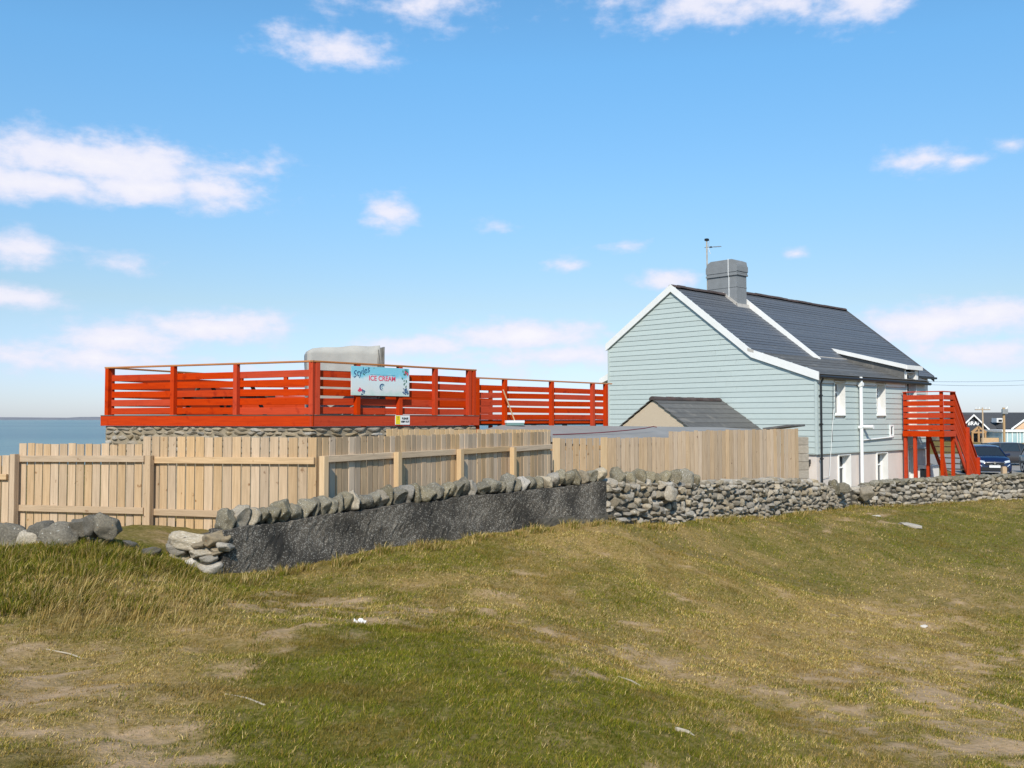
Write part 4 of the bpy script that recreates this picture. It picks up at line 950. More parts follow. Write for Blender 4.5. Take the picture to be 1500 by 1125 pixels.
# ridge tiles
def ridge_tile(t0, t1, z):
    vs = []
    for t in (t0, t1 - .012):
        for k in range(7):
            a = math.pi * k / 6; vs.append(FH.p(t, APX[0] + .15 * math.cos(a), z - .05 + .12 * math.sin(a)))
    mesh_obj('ridge_tile', vs, [(i, i + 1, i + 8, i + 7) for i in range(6)] + [tuple(range(7)), tuple(range(7, 14))], M['ridge'], house)
t = -.08
while t < 3.6: ridge_tile(t, t + .44, APX[1] + .015 + random.gauss(0, .006)); t += .44
t = 4.75
while t < T2: ridge_tile(t, min(t + .44, T2 + .12), R2[1] + .015 + random.gauss(0, .006)); t += .44
# chimney
CH = Frame(*FH.p(-.15, .12, 0)[:2], R(43.5))
ch = CH.box('chimney', 3.75, 4.5, 5.35, 6.8, 7.3, 9.05, M['chim'], house, ch=.02); as_parent(ch)
CH.box('chimney_band', 3.70, 4.55, 5.30, 6.85, 9.05, 9.13, M['chim'], ch, ch=.015); CH.box('chimney_band', 3.72, 4.53, 5.32, 6.83, 9.131, 9.20, M['chim'], ch, ch=.015)
CH.box('chimney_band', 3.70, 4.55, 5.30, 6.85, 9.201, 9.48, M['chim'], ch, ch=.03)
extrude('chimney_cap', [CH.p(3.71, s, z) for s, z in ((5.32, 9.481), (5.36, 9.66), (5.55, 9.74), (6.6, 9.74), (6.78, 9.64), (6.84, 9.481))], CH.u * .82, M['chim'], ch)
CH.box('chimney_band', 3.735, 4.515, 5.335, 6.815, 8.55, 8.585, M['chim'], ch, ch=.01)
tube('lightning_strip', [CH.p(3.74, 5.72, z) for z in (7.9, 9.0)] + [CH.p(3.69, 5.72, 9.06), CH.p(3.69, 5.72, 9.76)], .015, M['upvc'], ch, 6)
extrude('cement_fillet', [CH.p(3.70, 5.30, 7.62), CH.p(3.70, 6.0, 8.2), CH.p(3.70, 6.0, 8.38), CH.p(3.70, 5.30, 7.86)], CH.u * .05, M['cement'], ch)
extrude('cement_fillet', [CH.p(3.7, 5.28, 7.60), CH.p(4.6, 5.28, 7.60), CH.p(4.6, 5.34, 7.85), CH.p(3.7, 5.34, 7.85)], CH.v * -.05, M['cement'], ch)
# gutter, pipes, vents
tube('gutter', [FH.p(t, -.17, 4.47 - .002 * t) for t in (-.05, 3, 6, TX + .1)], .058, M['black'], house, 8)
for t in np.arange(.3, TX, .75): FH.box('gutter_bracket', t, t + .03, -.16, .0, 4.43, 4.455, M['black'], house, ch=0)
tube('downpipe', [FH.p(.17, -.17, 4.44), FH.p(.17, -.09, 4.25), FH.p(.17, -.085, .0)], .036, M['black'], house)
for z in (.6, 1.6, 2.8, 3.8): FH.box('pipe_clip', .12, .22, -.13, -.03, z, z + .05, M['black'], house, ch=0)
tube('soil_pipe', [FH.p(3.05, -.14, 4.56), FH.p(3.05, -.14, -.05)], .062, M['upvc'], house, 12)
FH.box('soil_pipe_collar', 2.97, 3.13, -.22, -.06, 4.2, 4.36, M['upvc'], house, ch=.03); FH.box('soil_pipe_collar', 2.98, 3.12, -.21, -.04, 2.66, 2.76, M['upvc'], house, ch=.03)
tube('boiler_flue', [FH.p(3.42, .02, 2.71), FH.p(3.42, -.42, 2.71)], .075, M['upvc'], house, 12)
tube('waste_pipe', [FH.p(3.1, -.08, 2.22), FH.p(4.4, -.08, 2.26), FH.p(5.75, -.08, 2.31)], .024, M['upvc'], house)
for a, b, c_, d_ in ((5.60, 5.66, 2.31, 2.78), (5.86, 5.92, 2.31, 2.78), (5.66, 5.86, 2.72, 2.78), (5.66, 5.86, 2.31, 2.37)): FH.box('vent_frame', a, b, -.075, -.03, c_, d_, M['upvc'], house, ch=0)
FH.box('vent_slot', 5.661, 5.859, -.045, -.03, 2.371, 2.719, M['mint'], house, ch=0); FH.box('vent_slot', 5.73, 5.78, -.06, -.044, 2.42, 2.68, M['black'], house, ch=0)
tube('phone_cable', [FH.p(1.12, -.05, 4.3), FH.p(1.08, -.045, 3.2), FH.p(1.0, -.05, 2.2)], .009, M['cable'], house, 5)
tube('phone_cable', [FH.p(1.14, -.05, 3.35), FH.p(.98, -.06, 2.6), FH.p(.85, -.05, 1.6), FH.p(.80, -.03, 1.0), FH.p(.35, -.04, .98)], .009, M['upvc'], house, 5)
FH.box('wall_lamp', -.20, -.03, .22, .40, 1.44, 1.60, M['black'], house)
FH.box('wall_lamp', -.10, .0, .28, .34, 1.35, 1.44, M['black'], house)
# dormer over the landing door
extrude('dormer_cheek', [FH.p(7.05, 0.0, 4.5), FH.p(7.05, 0.0, 5.06), FH.p(7.05, 2.95, 5.85), FH.p(7.05, 2.5, 5.45)], FH.u * .06, M['slate_old'], house)
extrude('dormer_roof', [FH.p(7.0, -.1, 5.06), FH.p(7.0, 3.15, 5.93), FH.p(7.0, 3.15, 6.0), FH.p(7.0, -.1, 5.14)], FH.u * 1.5, M['slate'], house)
extrude('dormer_verge', [FH.p(6.93, -.14, 5.0), FH.p(6.93, 3.0, 5.84), FH.p(6.93, 3.0, 6.0), FH.p(6.93, -.14, 5.17)], FH.u * .065, M['white'], house)
FH.box('dormer_fascia', 6.996, 8.5, -.16, -.101, 4.99, 5.16, M['white'], house, ch=0)
FH.box('dormer_wall', 7.111, 7.249, .0, .2, 4.44, 5.04, M['white'], house, ch=0); FH.box('dormer_wall', 8.151, 8.4, 0, .2, 4.44, 5.04, M['white'], house, ch=0)
FH.box('dormer_cheek', 8.401, 8.46, 0, 2.4, 4.5, 5.05, M['slate_old'], house, ch=0)
FH.box('far_gutter', TX + .2, T2 + .1, 1.6, 1.70, 4.86, 4.95, M['black'], house, ch=0)
FH.box('blue_sign_panel', 10.2, 11.2, 1.93, 1.99, 3.2, 4.1, mat('blue_panel', (.06, .09, .35)), house, ch=0)
extrude('porch_roof', [FH.p(.1, 9.46, 4.98), FH.p(.1, 10.05, 4.72), FH.p(.1, 10.05, 4.5), FH.p(.1, 9.46, 4.7)], FH.u * 2.5, M['white'], house)
FH.box('porch_wall', .3, 2.4, 9.42, 9.9, 0, 4.48, M['white'], house, ch=0)
# TV aerial
ae = thing('tv_aerial', 'tall television aerial on a rusty pole strapped to the chimney', 'aerial', FH.p(3.66, 6.95, 8.3))
tube('pole', [FH.p(3.66, 6.95, 8.1), FH.p(3.655, 6.98, 10.72)], .03, M['rust'], ae)
for z in (8.62, 9.0): tube('bracket', [FH.p(3.66, 6.95, z), FH.p(3.78, 6.72, z - .02)], .015, M['metal'], ae, 6)
tube('strut', [FH.p(3.66, 6.95, 8.75), FH.p(3.72, 6.55, 8.45)], .014, M['rust'], ae, 6)
FH.box('pole_cap', 3.60, 3.72, 6.90, 7.06, 10.70, 10.80, M['black'], ae, ch=.02)
A0 = FH.p(3.66, 6.98, 10.42); ad = Vector((.93, -.36, 0))
tube('boom', [A0 - ad * .1, A0 + ad * .62], .014, M['metal'], ae, 6)
for k in np.linspace(.16, .60, 8): tube('element', [A0 + ad * float(k) + Vector((.06, .15, 0)) * (1.0), A0 + ad * float(k) - Vector((.06, .15, 0))], .006, M['metal'], ae, 5)
tube('reflector', [A0 + ad * .12 + Vector((0, 0, .30)), A0 + ad * .05, A0 + ad * .16 + Vector((0, 0, -.3))], .010, M['metal'], ae, 5)
beam('junction_box', A0 + ad * .12, A0 + ad * .22, .05, .06, M['black'], ae)
# ------------------------------------------------------------------ small outbuilding against the gable
ob = thing('outbuilding', 'small cream pebbledash outbuilding with dark slate roof against the gable wall', 'outbuilding', FH.p(-2, 3.8, 0))
OL = 4.2; OA = (3.83, 3.72)
prof = [(2.0, 0), (5.7, 0), (5.7, 2.45), (OA[0], OA[1] - .07), (2.0, 2.5)]
extrude('wall', [FH.p(-OL, s, z) for s, z in prof], FH.u * (OL - .06), M['pebble'], ob)
for sgn, low in ((-1, (1.75, 2.38)), (1, (5.95, 2.32))):
    n = 8
    for i in range(n):
        a = (lerp(OA[0], low[0], i / n), lerp(OA[1], low[1], i / n)); b = (lerp(OA[0], low[0], (i + 1.08) / n), lerp(OA[1], low[1], (i + 1.08) / n))
        vs = []
        for t in (-OL - .07, -.055): vs += [FH.p(t, a[0], a[1] - .004), FH.p(t, b[0], b[1] + .022), FH.p(t, b[0], b[1] - .0), FH.p(t, a[0], a[1] - .035)]
        mesh_obj('slate_course', vs, [(0, 1, 2, 3), (4, 5, 6, 7), (0, 1, 5, 4), (1, 2, 6, 5), (2, 3, 7, 6), (3, 0, 4, 7)], M['slate_old'], ob)
t = -OL - .08
while t < -.3:
    vs = []
    for tt in (t, t + .40):
        for k in range(7): a = math.pi * k / 6; vs.append(FH.p(tt, OA[0] + .13 * math.cos(a), OA[1] - .05 + .12 * math.sin(a) + random.gauss(0, .006)))
    mesh_obj('ridge_tile', vs, [(i, i + 1, i + 8, i + 7) for i in range(6)] + [tuple(range(7)), tuple(range(7, 14))], M['ridge'], ob); t += .41
# concrete block pillar at the end of the fence
pl = thing('block_pillar', 'rough concrete block pillar at the end of the board fence', 'pillar', P(1176, 720, 25.4))
pp = P(1176, 700, 25.4); z = zg(pp.x, pp.y) - .1; zt_ = zt(1176, 640, 25.4); i = 0
nb = 9; hb = (zt_ - z) / nb
for i in range(nb):
    beam('block', Vector((pp.x - .15, pp.y + .1, z + hb * (i + .5))) + Vector((random.gauss(0, .004), random.gauss(0, .004), 0)), Vector((pp.x + .15, pp.y + .12, z + hb * (i + .5))), .3, hb - .006, M['block'], pl, ch=.008)
sl = P(1155, 624.5, 26.5)
sb = thing('shed_roof', 'low dark shed roof edge peeping over the board fence beside the gable', 'shed', Vector((sl.x, sl.y, 0)))
beam('roof_sheet', P(1128, 628, 27.2), P(1169, 623, 26.6), .9, .06, M['slate_old'], sb); 
for px in (1132, 1164): q_ = P(px, 640, 27.1); beam('post', Vector((q_.x, q_.y, zg(q_.x, q_.y) - .1)), Vector((q_.x, q_.y, zt(px, 628, 27.1) - .03)), .08, .08, M['darkwood'], sb, up=(1, 0, 0))
# ------------------------------------------------------------------ red outside staircase
st = thing('outside_staircase', 'red painted outside timber staircase with slatted landing beside the house', 'staircase', FH.p(7.2, -.8, 0))
S0, S1 = -1.66, -.10; PT0, PT1 = 6.66, 7.85; PZ = 2.52; PTOP = 4.05
FH.box('landing_floor', PT0 + .04, PT1, S0 + .04, S1, PZ - .04, PZ, M['darkwood'], st)
FH.box('landing_fascia', PT0 - .02, PT0 + .035, S0 - .02, S1, PZ - .20, PZ + .02, M['red'], st); FH.box('landing_fascia', PT0 + .036, PT1, S0 - .02, S0 + .035, PZ - .20, PZ + .02, M['red'], st)
pw = .11
def vpost(t, s, z0, z1, name='post'): FH.box(name, t - pw / 2, t + pw / 2, s - pw / 2, s + pw / 2, z0, z1, M['red'], st)
vpost(PT0 + .1, S0 + .1, zg(*FH.p(PT0, S0, 0)[:2]) - .2, PTOP); vpost(PT0 + .1, S1 - .06, -.1, PTOP)
vpost(PT1 - .05, S0 + .1, -.1, PTOP); vpost(PT1 - .05, S1 - .5, -.1, PZ - .05); vpost(PT0 + .1, (S0 + S1) / 2 + .35, -.1, PZ - .05)
for i in range(6):
    z0 = PZ + .08 + i * .235
    FH.box('slat', PT0 + .005, PT0 + .043, S0 + .02, S1 - .02, z0 - .02, z0 + .165, M['red'], st)
    FH.box('slat', PT0 + .16, PT1 - .11, S0 + .005, S0 + .043, z0 - .02, z0 + .165, M['red'], st)
FH.box('cap_rail', PT0 - .02, PT0 + .12, S0 - .02, S1, PTOP + .001, PTOP + .035, M['red'], st); FH.box('cap_rail', PT0 + .121, PT1 + .02, S0 - .02, S0 + .13, PTOP + .001, PTOP + .035, M['red'], st)
# flight
RUN = 2.2; ns = 11
g1 = zg(*FH.p(PT1 + RUN, S0, 0)[:2])
for s in (S0 + .06, S0 + 1.02):
    extrude('stringer', [FH.p(PT1, s, PZ - .02), FH.p(PT1 + RUN, s, g1 + .02), FH.p(PT1 + RUN - .25, s, g1 - .04), FH.p(PT1, s, PZ - .30)], FH.v * .045, M['red'], st)
for i in range(ns):
    k = (i + .6) / ns; FH.box('tread', PT1 + RUN * k - .13, PT1 + RUN * k + .12, S0 + .106, S0 + 1.02, lerp(PZ, g1, k) - .04, lerp(PZ, g1, k), M['fence'], st)
for s in (S0 + .03,):
    for i in range(6):
        o_ = .10 + i * .235
        extrude('stair_slat', [FH.p(PT1 + .02, s, PZ + o_ - .04), FH.p(PT1 + RUN, s, g1 + o_ - .14), FH.p(PT1 + RUN, s, g1 + o_ + .07), FH.p(PT1 + .02, s, PZ + o_ + .17)], FH.v * .03, M['red'], st)
    extrude('handrail', [FH.p(PT1 + .0, s - .03, PTOP - .02), FH.p(PT1 + RUN, s - .03, g1 + 1.45), FH.p(PT1 + RUN, s - .03, g1 + 1.50), FH.p(PT1, s - .03, PTOP + .035)], FH.v * .1, M['red'], st)
    vpost(PT1 + RUN * .52, s - .06, g1 - .1, lerp(PTOP, g1 + 1.5, .52) - .04, 'newel'); vpost(PT1 + RUN, s - .06, g1 - .2, g1 + 1.46, 'newel')
extrude('brace', [FH.p(PT0 + .1, S0 + .16, PZ - .2), FH.p(PT0 + .9, S0 + .16, .1), FH.p(PT0 + .99, S0 + .16, .1), FH.p(PT0 + .2, S0 + .16, PZ - .2)], FH.v * .05, M['red'], st)
cb = thing('appliance', 'white boxy appliance with a dark door stored beneath the red landing', 'appliance', FH.p(8.2, -.5, 0))
FH.box('casing', 7.95, 8.55, -.72, -.12, .0, 1.15, M['upvc'], cb, ch=.02); FH.box('door_panel', 7.925, 7.949, -.62, -.22, .55, 1.0, M['glass'], cb, ch=0)
# ------------------------------------------------------------------ cars
def car(name, label, fr, Ln, W, H, paint, bonnet_h, belt_h, kind):
    """fr: frame whose t axis points to the nose; the middle of the car at the origin"""
    root = thing(name, label, 'car', fr.p(0, 0, 0), 'parked cars')
    hw = W / 2; gl = .17
    # stations from tail to nose: t, sill half width, belt half width, bottom z, top z of the lower body
    if kind == 'suv': stn = [(-.5, .80, .78, .42, belt_h - .10), (-.485, .93, .92, .30, belt_h), (-.35, .99, .97, .22, belt_h + .02), (0, 1, .97, .20, belt_h), (.20, 1, .965, .20, belt_h - .02), (.27, 1, .95, .21, bonnet_h + .05), (.40, .98, .91, .22, bonnet_h - .02), (.465, .93, .84, .24, bonnet_h - .12), (.495, .84, .74, .28, bonnet_h - .28), (.5, .78, .68, .36, bonnet_h - .42)]
    else: stn = [(-.5, .80, .76, .44, belt_h - .12), (-.49, .92, .88, .30, belt_h), (-.35, .99, .95, .20, belt_h + .02), (0, 1, .95, .18, belt_h), (.18, 1, .94, .18, belt_h - .03), (.26, 1, .93, .2, bonnet_h + .06), (.40, .98, .88, .2, bonnet_h - .03), (.47, .90, .78, .24, bonnet_h - .16), (.5, .76, .62, .34, bonnet_h - .34)]
    vs = []; fs = []; m_ = 9
    for (t, a, b, zb, zt_) in stn:
        mid = lerp(zb, zt_, .5)
        for (w, z) in ((0, zb), (a * .86, zb), (a * .98, zb + .08), (a, mid), (b * 1.0, zt_ - .10), (b * .94, zt_ - .02), (b * .72, zt_ + .015), (b * .35, zt_ + .03), (0, zt_ + .035)): vs.append(fr.p(t * Ln, -w * hw, z))
        for (w, z) in ((b * .35, zt_ + .03), (b * .72, zt_ + .015), (b * .94, zt_ - .02), (b * 1.0, zt_ - .10), (a, mid), (a * .98, zb + .08), (a * .86, zb)): vs.append(fr.p(t * Ln, w * hw, z))
    nn = 16
    for i in range(len(stn) - 1):
        for k in range(nn): fs.append((i * nn + k, i * nn + (k + 1) % nn, (i + 1) * nn + (k + 1) % nn, (i + 1) * nn + k))
    fs += [tuple(range(nn)), tuple(range((len(stn) - 1) * nn, len(stn) * nn))]
    mesh_obj('body', vs, fs, paint, root, smooth=True)
    # greenhouse (glass) and roof
    if kind == 'suv': gs = [(-.47, belt_h - .02, .86, -.40, .72), (-.30, belt_h, .9, -.30, .76), (.0, belt_h, .9, -.02, .77), (.25, bonnet_h + .06, .88, .07, .70)]
    else: gs = [(-.48, belt_h - .02, .84, -.38, .70), (-.28, belt_h, .88, -.26, .74), (.0, belt_h - .02, .88, -.02, .75), (.27, bonnet_h + .07, .86, .05, .68)]
    vs = []; fs = []; rf = []
    for j, (tb, zb, wb, tt, wt) in enumerate(gs):
        zt_ = H - .03 - (.06 if j in (0,) else 0.0) - (.05 if j == 3 else 0)
        vs += [fr.p(tb * Ln, -wb * hw, zb - .04), fr.p(tt * Ln, -wt * hw, zt_), fr.p(tt * Ln, wt * hw, zt_), fr.p(tb * Ln, wb * hw, zb - .04)]
        rf += [fr.p(tt * Ln, -wt * hw * 1.03, zt_ - .02), fr.p(tt * Ln, -wt * hw * .8, zt_ + .045), fr.p(tt * Ln, 0, zt_ + .065), fr.p(tt * Ln, wt * hw * .8, zt_ + .045), fr.p(tt * Ln, wt * hw * 1.03, zt_ - .02)]
    for j in range(3):
        for k in range(4): fs.append((j * 4 + k, j * 4 + (k + 1) % 4, j * 4 + 4 + (k + 1) % 4, j * 4 + 4 + k))
    fs += [(0, 1, 2, 3), (12, 13, 14, 15)]
    mesh_obj('glazing', vs, fs, M['glass'], root)
    rfs = [(j * 5 + k, j * 5 + k + 1, j * 5 + 5 + k + 1, j * 5 + 5 + k) for j in range(3) for k in range(4)] + [(0, 1, 2, 3, 4), (15, 16, 17, 18, 19)] + [(j * 5, j * 5 + 4, j * 5 + 9, j * 5 + 5) for j in range(3)]
    mesh_obj('roof', rf, rfs, paint, root, smooth=False)
    for s in (-1, 1):
        for (tb, zb, wb, tt, wt) in gs: 
            zt_ = H - .04 - (.05 if (tb, tt) == (gs[3][0], gs[3][3]) else 0)
            beam('pillar', fr.p(tb * Ln, s * wb * hw * 1.0, zb - .03), fr.p(tt * Ln, s * wt * hw * 1.01, zt_), .05, .07, paint, root, up=fr.u)
        beam('door_mirror', fr.p(.19 * Ln, s * hw * .94, belt_h + .06), fr.p(.19 * Ln, s * hw * 1.14, belt_h + .09), .12, .14, paint, root, ch=.03)
        for t in (-.315, .305):
            c_ = fr.p(t * Ln, s * (hw - .10), .335)
            wh = tube('wheel', [c_ - fr.v * .11, c_ + fr.v * .11], .335, M['tyre'], root, 24); as_parent(wh, Matrix.Identity(4))
            tube('rim', [c_ - fr.v * .118, c_ + fr.v * .118], .225, M['alloy'], wh, 16)
            tube('hub', [c_ - fr.v * .122, c_ + fr.v * .122], .10, M['tyre'], wh, 10)
        beam('wheel_arch', fr.p(-.315 * Ln - .36, s * (hw + .004), .62), fr.p(-.315 * Ln + .36, s * (hw + .004), .62), .02, .12, M['black'], root); beam('wheel_arch', fr.p(.305 * Ln - .36, s * (hw + .004), .62), fr.p(.305 * Ln + .36, s * (hw + .004), .62), .02, .12, M['black'], root)
        beam('sill_trim', fr.p(-.2 * Ln, s * (hw + .0), .26), fr.p(.2 * Ln, s * (hw + .0), .26), .03, .1, M['black'], root)
        # head lamps
        beam('headlamp', fr.p(.468 * Ln, s * hw * .80, bonnet_h - .20), fr.p(.492 * Ln, s * hw * .52, bonnet_h - .25), .10, .13, M['lamp'], root, ch=.03)
        beam('running_light', fr.p(.487 * Ln, s * hw * .80, bonnet_h - .36), fr.p(.497 * Ln, s * hw * .66, bonnet_h - .46), .05, .04, M['lamp'], root, ch=.01)
        beam('grille_wing', fr.p(.497 * Ln + .02, s * hw * .12, bonnet_h - .38), fr.p(.49 * Ln + .02, s * hw * .48, bonnet_h - .25), .03, .03, M['chrome'], root, ch=.008)
    beam('grille', fr.p(.497 * Ln, -hw * .5, bonnet_h - .34), fr.p(.497 * Ln, hw * .5, bonnet_h - .34), .05, .16, M['black'], root, ch=.02)
    e_ = fr.p(.5 * Ln + .03, 0, bonnet_h - .28)
    extrude('emblem', [e_ + Vector((0, 0, .09)), e_ + fr.v * .055, e_ - Vector((0, 0, .09)), e_ - fr.v * .055], fr.u * .015, M['chrome'], root)
    beam('lower_intake', fr.p(.497 * Ln, -hw * .72, .42), fr.p(.497 * Ln, hw * .72, .42), .06, .2, M['black'], root, ch=.02)
    beam('bumper_trim', fr.p(.5 * Ln + .01, -hw * .74, .27), fr.p(.5 * Ln + .01, hw * .74, .27), .05, .05, M['chrome'], root, ch=.01)
    beam('number_plate', fr.p(.5 * Ln + .035, -.26, .56), fr.p(.5 * Ln + .035, .26, .56), .015, .115, M['plate'], root, ch=0)
    beam('rear_bumper', fr.p(-.5 * Ln - .01, -hw * .8, .42), fr.p(-.5 * Ln - .01, hw * .8, .42), .05, .18, M['black'], root, ch=.02)
    for s in (-1, 1): beam('tail_lamp', fr.p(-.49 * Ln, s * hw * .86, belt_h - .2), fr.p(-.497 * Ln, s * hw * .62, belt_h - .2), .05, .16, M['sign_red'], root, ch=.01)
    return root
bp = P(1454, 697, 47.6); gz = zg(bp.x, bp.y)
car('parked_car', 'dark blue crossover car facing the dry stone wall with its front showing', Frame(bp.x + .7, bp.y + 2.1, R(-105), gz), 4.2, 1.8, 1.58, M['blue'], 1.02, 1.05, 'suv')
gp = P(1487, 675, 60); car('parked_car', 'dark grey estate car parked side on behind the blue car', Frame(gp.x, gp.y, R(-4), zg(gp.x, gp.y)), 4.7, 1.8, 1.47, M['grey_paint'], .95, .95, 'estate')
gp = P(1538, 690, 50); car('parked_car', 'dark car at the edge beside the blue crossover', Frame(gp.x, gp.y, R(-100), zg(gp.x, gp.y)), 4.3, 1.8, 1.5, M['grey_paint'], .98, 1.0, 'suv')
# car park surface
def slab_on_ground(name, pts, m, lift=.03):
    n = 12; (ax, ay), (bx, by), (cx, cy), (dx, dy) = pts; vs = []; fs = []
    for i in range(n + 1):
        for j in range(n + 1):
            u, v = i / n, j / n; x = lerp(lerp(ax, bx, u), lerp(dx, cx, u), v); y = lerp(lerp(ay, by, u), lerp(dy, cy, u), v); vs.append((x, y, zg(x, y) + lift))
    for i in range(n):
        for j in range(n): fs.append((i * (n + 1) + j, (i + 1) * (n + 1) + j, (i + 1) * (n + 1) + j + 1, i * (n + 1) + j + 1))
    o = mesh_obj(name, vs, fs, m, smooth=True); o['kind'] = 'structure'
slab_on_ground('car_park', [(21.5, 42), (60, 42), (85, 100), (34, 80)], M['asphalt'])
for i, (px, D, w, label) in enumerate([(1470.5, 45.8, .22, 'squat timber bollard in front of the blue car number plate'), (1421, 45.5, .26, 'squat timber bollard between the staircase foot and the blue car')]):
    p = P(px, 690, D); g = zg(p.x, p.y); b_ = thing('bollard', label, 'bollard', (p.x, p.y, g), 'timber bollards along the car park')
    beam('post', (p.x, p.y, g - .2), (p.x, p.y, g + .62), w, w, M['fence_mid'], b_, up=(0, 1, 0), ch=.02); beam('top', (p.x, p.y, g + .62), (p.x, p.y, g + .66), w * .8, w * .8, M['fence_mid'], b_, up=(0, 1, 0), ch=.01)
# ------------------------------------------------------------------ far buildings
def gable_block(root, fr, t0, t1, s0, s1, zb, ze, zr, wm, rm, axis='t', bar=None, over=.4):
    """a block with a ridged roof; ridge along t or s"""
    FZ = lambda t, s, z: fr.p(t, s, z)
    if axis == 't':
        sm = (s0 + s1) / 2
        extrude('wall', [FZ(t0, s0, zb), FZ(t0, s1, zb), FZ(t0, s1, ze), FZ(t0, sm, zr - .15), FZ(t0, s0, ze)], fr.u * (t1 - t0), wm, root)
        for s, q in ((s0 - over, -1), (s1 + over, 1)):
            k = (zr - ze) / abs(sm - (s0 if q < 0 else s1)); ze_ = ze - k * over
            extrude('roof', [FZ(t0 - over, sm, zr), FZ(t0 - over, s, ze_), FZ(t0 - over, s, ze_ + .15), FZ(t0 - over, sm, zr + .15)], fr.u * (t1 - t0 + 2 * over), rm, root)
    else:
        tm = (t0 + t1) / 2
        extrude('wall', [FZ(t0, s0, zb), FZ(t1, s0, zb), FZ(t1, s0, ze), FZ(tm, s0, zr - .15), FZ(t0, s0, ze)], fr.v * (s1 - s0), wm, root)
        for t, q in ((t0 - over, -1), (t1 + over, 1)):
            k = (zr - ze) / abs(tm - (t0 if q < 0 else t1)); ze_ = ze - k * over
            extrude('roof', [FZ(tm, s0 - over, zr), FZ(t, s0 - over, ze_), FZ(t, s0 - over, ze_ + .15), FZ(tm, s0 - over, zr + .15)], fr.v * (s1 - s0 + over), rm, root)
            if bar: extrude('barge_board', [FZ(tm, s0 - over - .1, zr - .12), FZ(t, s0 - over - .1, ze_ - .12), FZ(t, s0 - over - .1, ze_ + .2), FZ(tm, s0 - over - .1, zr + .22)], fr.v * .095, bar, root)
D1 = 170.0
def fx(px): return (px - 750) / F * D1
def fz(py): return CAMZ + (614 - py) / F * D1
FB = Frame(0, D1, 0)
lg = thing('long_building', 'long low building with a plain grey tiled roof and brown roof patch', 'building', (fx(1490), D1 + 12, fz(650)))
gable_block(lg, FB, fx(1398), fx(1640), 6, 24, fz(662), fz(629), fz(604.5), M['tan'], M['roofgrey'], 't', over=.5)
extrude('roof_patch', [FB.p(fx(1399), 5.4, fz(629.5)), FB.p(fx(1457), 5.4, fz(629.5)), FB.p(fx(1457), 11, fz(614.5) + .12), FB.p(fx(1399), 11, fz(614.5) + .12)], (0, -.05, .12), M['pantile'], lg)
FB.box('dormer_window', fx(1487), fx(1496), 6.6, 8.5, fz(619), fz(612.5), M['white'], lg, ch=0); FB.box('dormer_pane', fx(1489.6), fx(1494.8), 6.52, 6.6, fz(617.6), fz(614.6), M['glass'], lg, ch=0)
gb_ = thing('gabled_cafe', 'dark charcoal gabled building front with white barge boards and white lettering', 'building', (fx(1430), D1, fz(650)))
gable_block(gb_, FB, fx(1402), fx(1446), 0, 8, fz(655), fz(629.5), fz(608.5), M['char'], M['pantile'], 's', M['white'], over=.5)
text_mesh('lettering', 'BRAF', .98, M['lettering'], gb_, face_matrix(FB.p(fx(1425.5), -.08, fz(620.4)), Vector((1, 0, 0)), Vector((0, -1, 0))), depth=.04, bold=.02)
for a, b in (((1416, 633.5), (1426, 625.5)), ((1426, 625.5), (1437, 633))): beam('porch_rafter', FB.p(fx(a[0]), -1.6, fz(a[1])), FB.p(fx(b[0]), -1.6, fz(b[1])), .3, .35, M['timber'], gb_)
for px in (1417, 1426, 1435.5): beam('porch_post', FB.p(fx(px), -1.6, fz(655)), FB.p(fx(px), -1.6, fz(634 if px != 1426 else 626)), .3, .3, M['timber'], gb_, up=(1, 0, 0))
beam('porch_beam', FB.p(fx(1416), -1.61, fz(633.2)), FB.p(fx(1437), -1.61, fz(633.2)), .25, .3, M['timber'], gb_)
FB.box('porch_door', fx(1419), fx(1434), -.06, -.003, fz(655), fz(634.5), M['glass'], gb_, ch=0); FB.box('door_frame', fx(1422.5), fx(1424), -.1, -.061, fz(655), fz(634.5), M['white'], gb_, ch=0)
FB.box('terrace_wall', fx(1417), fx(1441), -5, -4.6, fz(656), fz(640.5), M['fence'], gb_, ch=0)
tb = thing('tan_gabled_house', 'tan rendered gable end with white barge boards on the long building', 'building', (fx(1512), D1, fz(650)))
gable_block(tb, FB, fx(1486), fx(1545), 1, 9, fz(655), fz(627), fz(606), M['tan'], M['roofgrey'], 's', M['white'], over=.4)
cv = thing('glazed_extension', 'low pale blue glazed extension with a white flat roof', 'building', (fx(1470), D1 - 5, fz(650)))
FB.box('glazing', fx(1441.5), fx(1540), -6, .0, fz(648), fz(632), M['conserv'], cv, ch=0)
FB.box('flat_roof', fx(1440.5), fx(1541), -6.3, 0.3, fz(632), fz(629), M['white'], cv, ch=0)
FB.box('base_wall', fx(1441), fx(1541), -6.1, -.1, fz(656), fz(648), M['white'], cv, ch=0)
for px in (1442, 1448, 1455, 1462, 1466, 1471, 1477, 1483, 1490, 1498, 1506): FB.box('mullion', fx(px), fx(px + 1.1), -6.12, -6.002, fz(648), fz(632), M['white'], cv, ch=0)
for px in (1479, 1489): FB.box('dark_pane', fx(px), fx(px + 5), -6.09, -6.003, fz(645), fz(634), M['glass'], cv, ch=0)
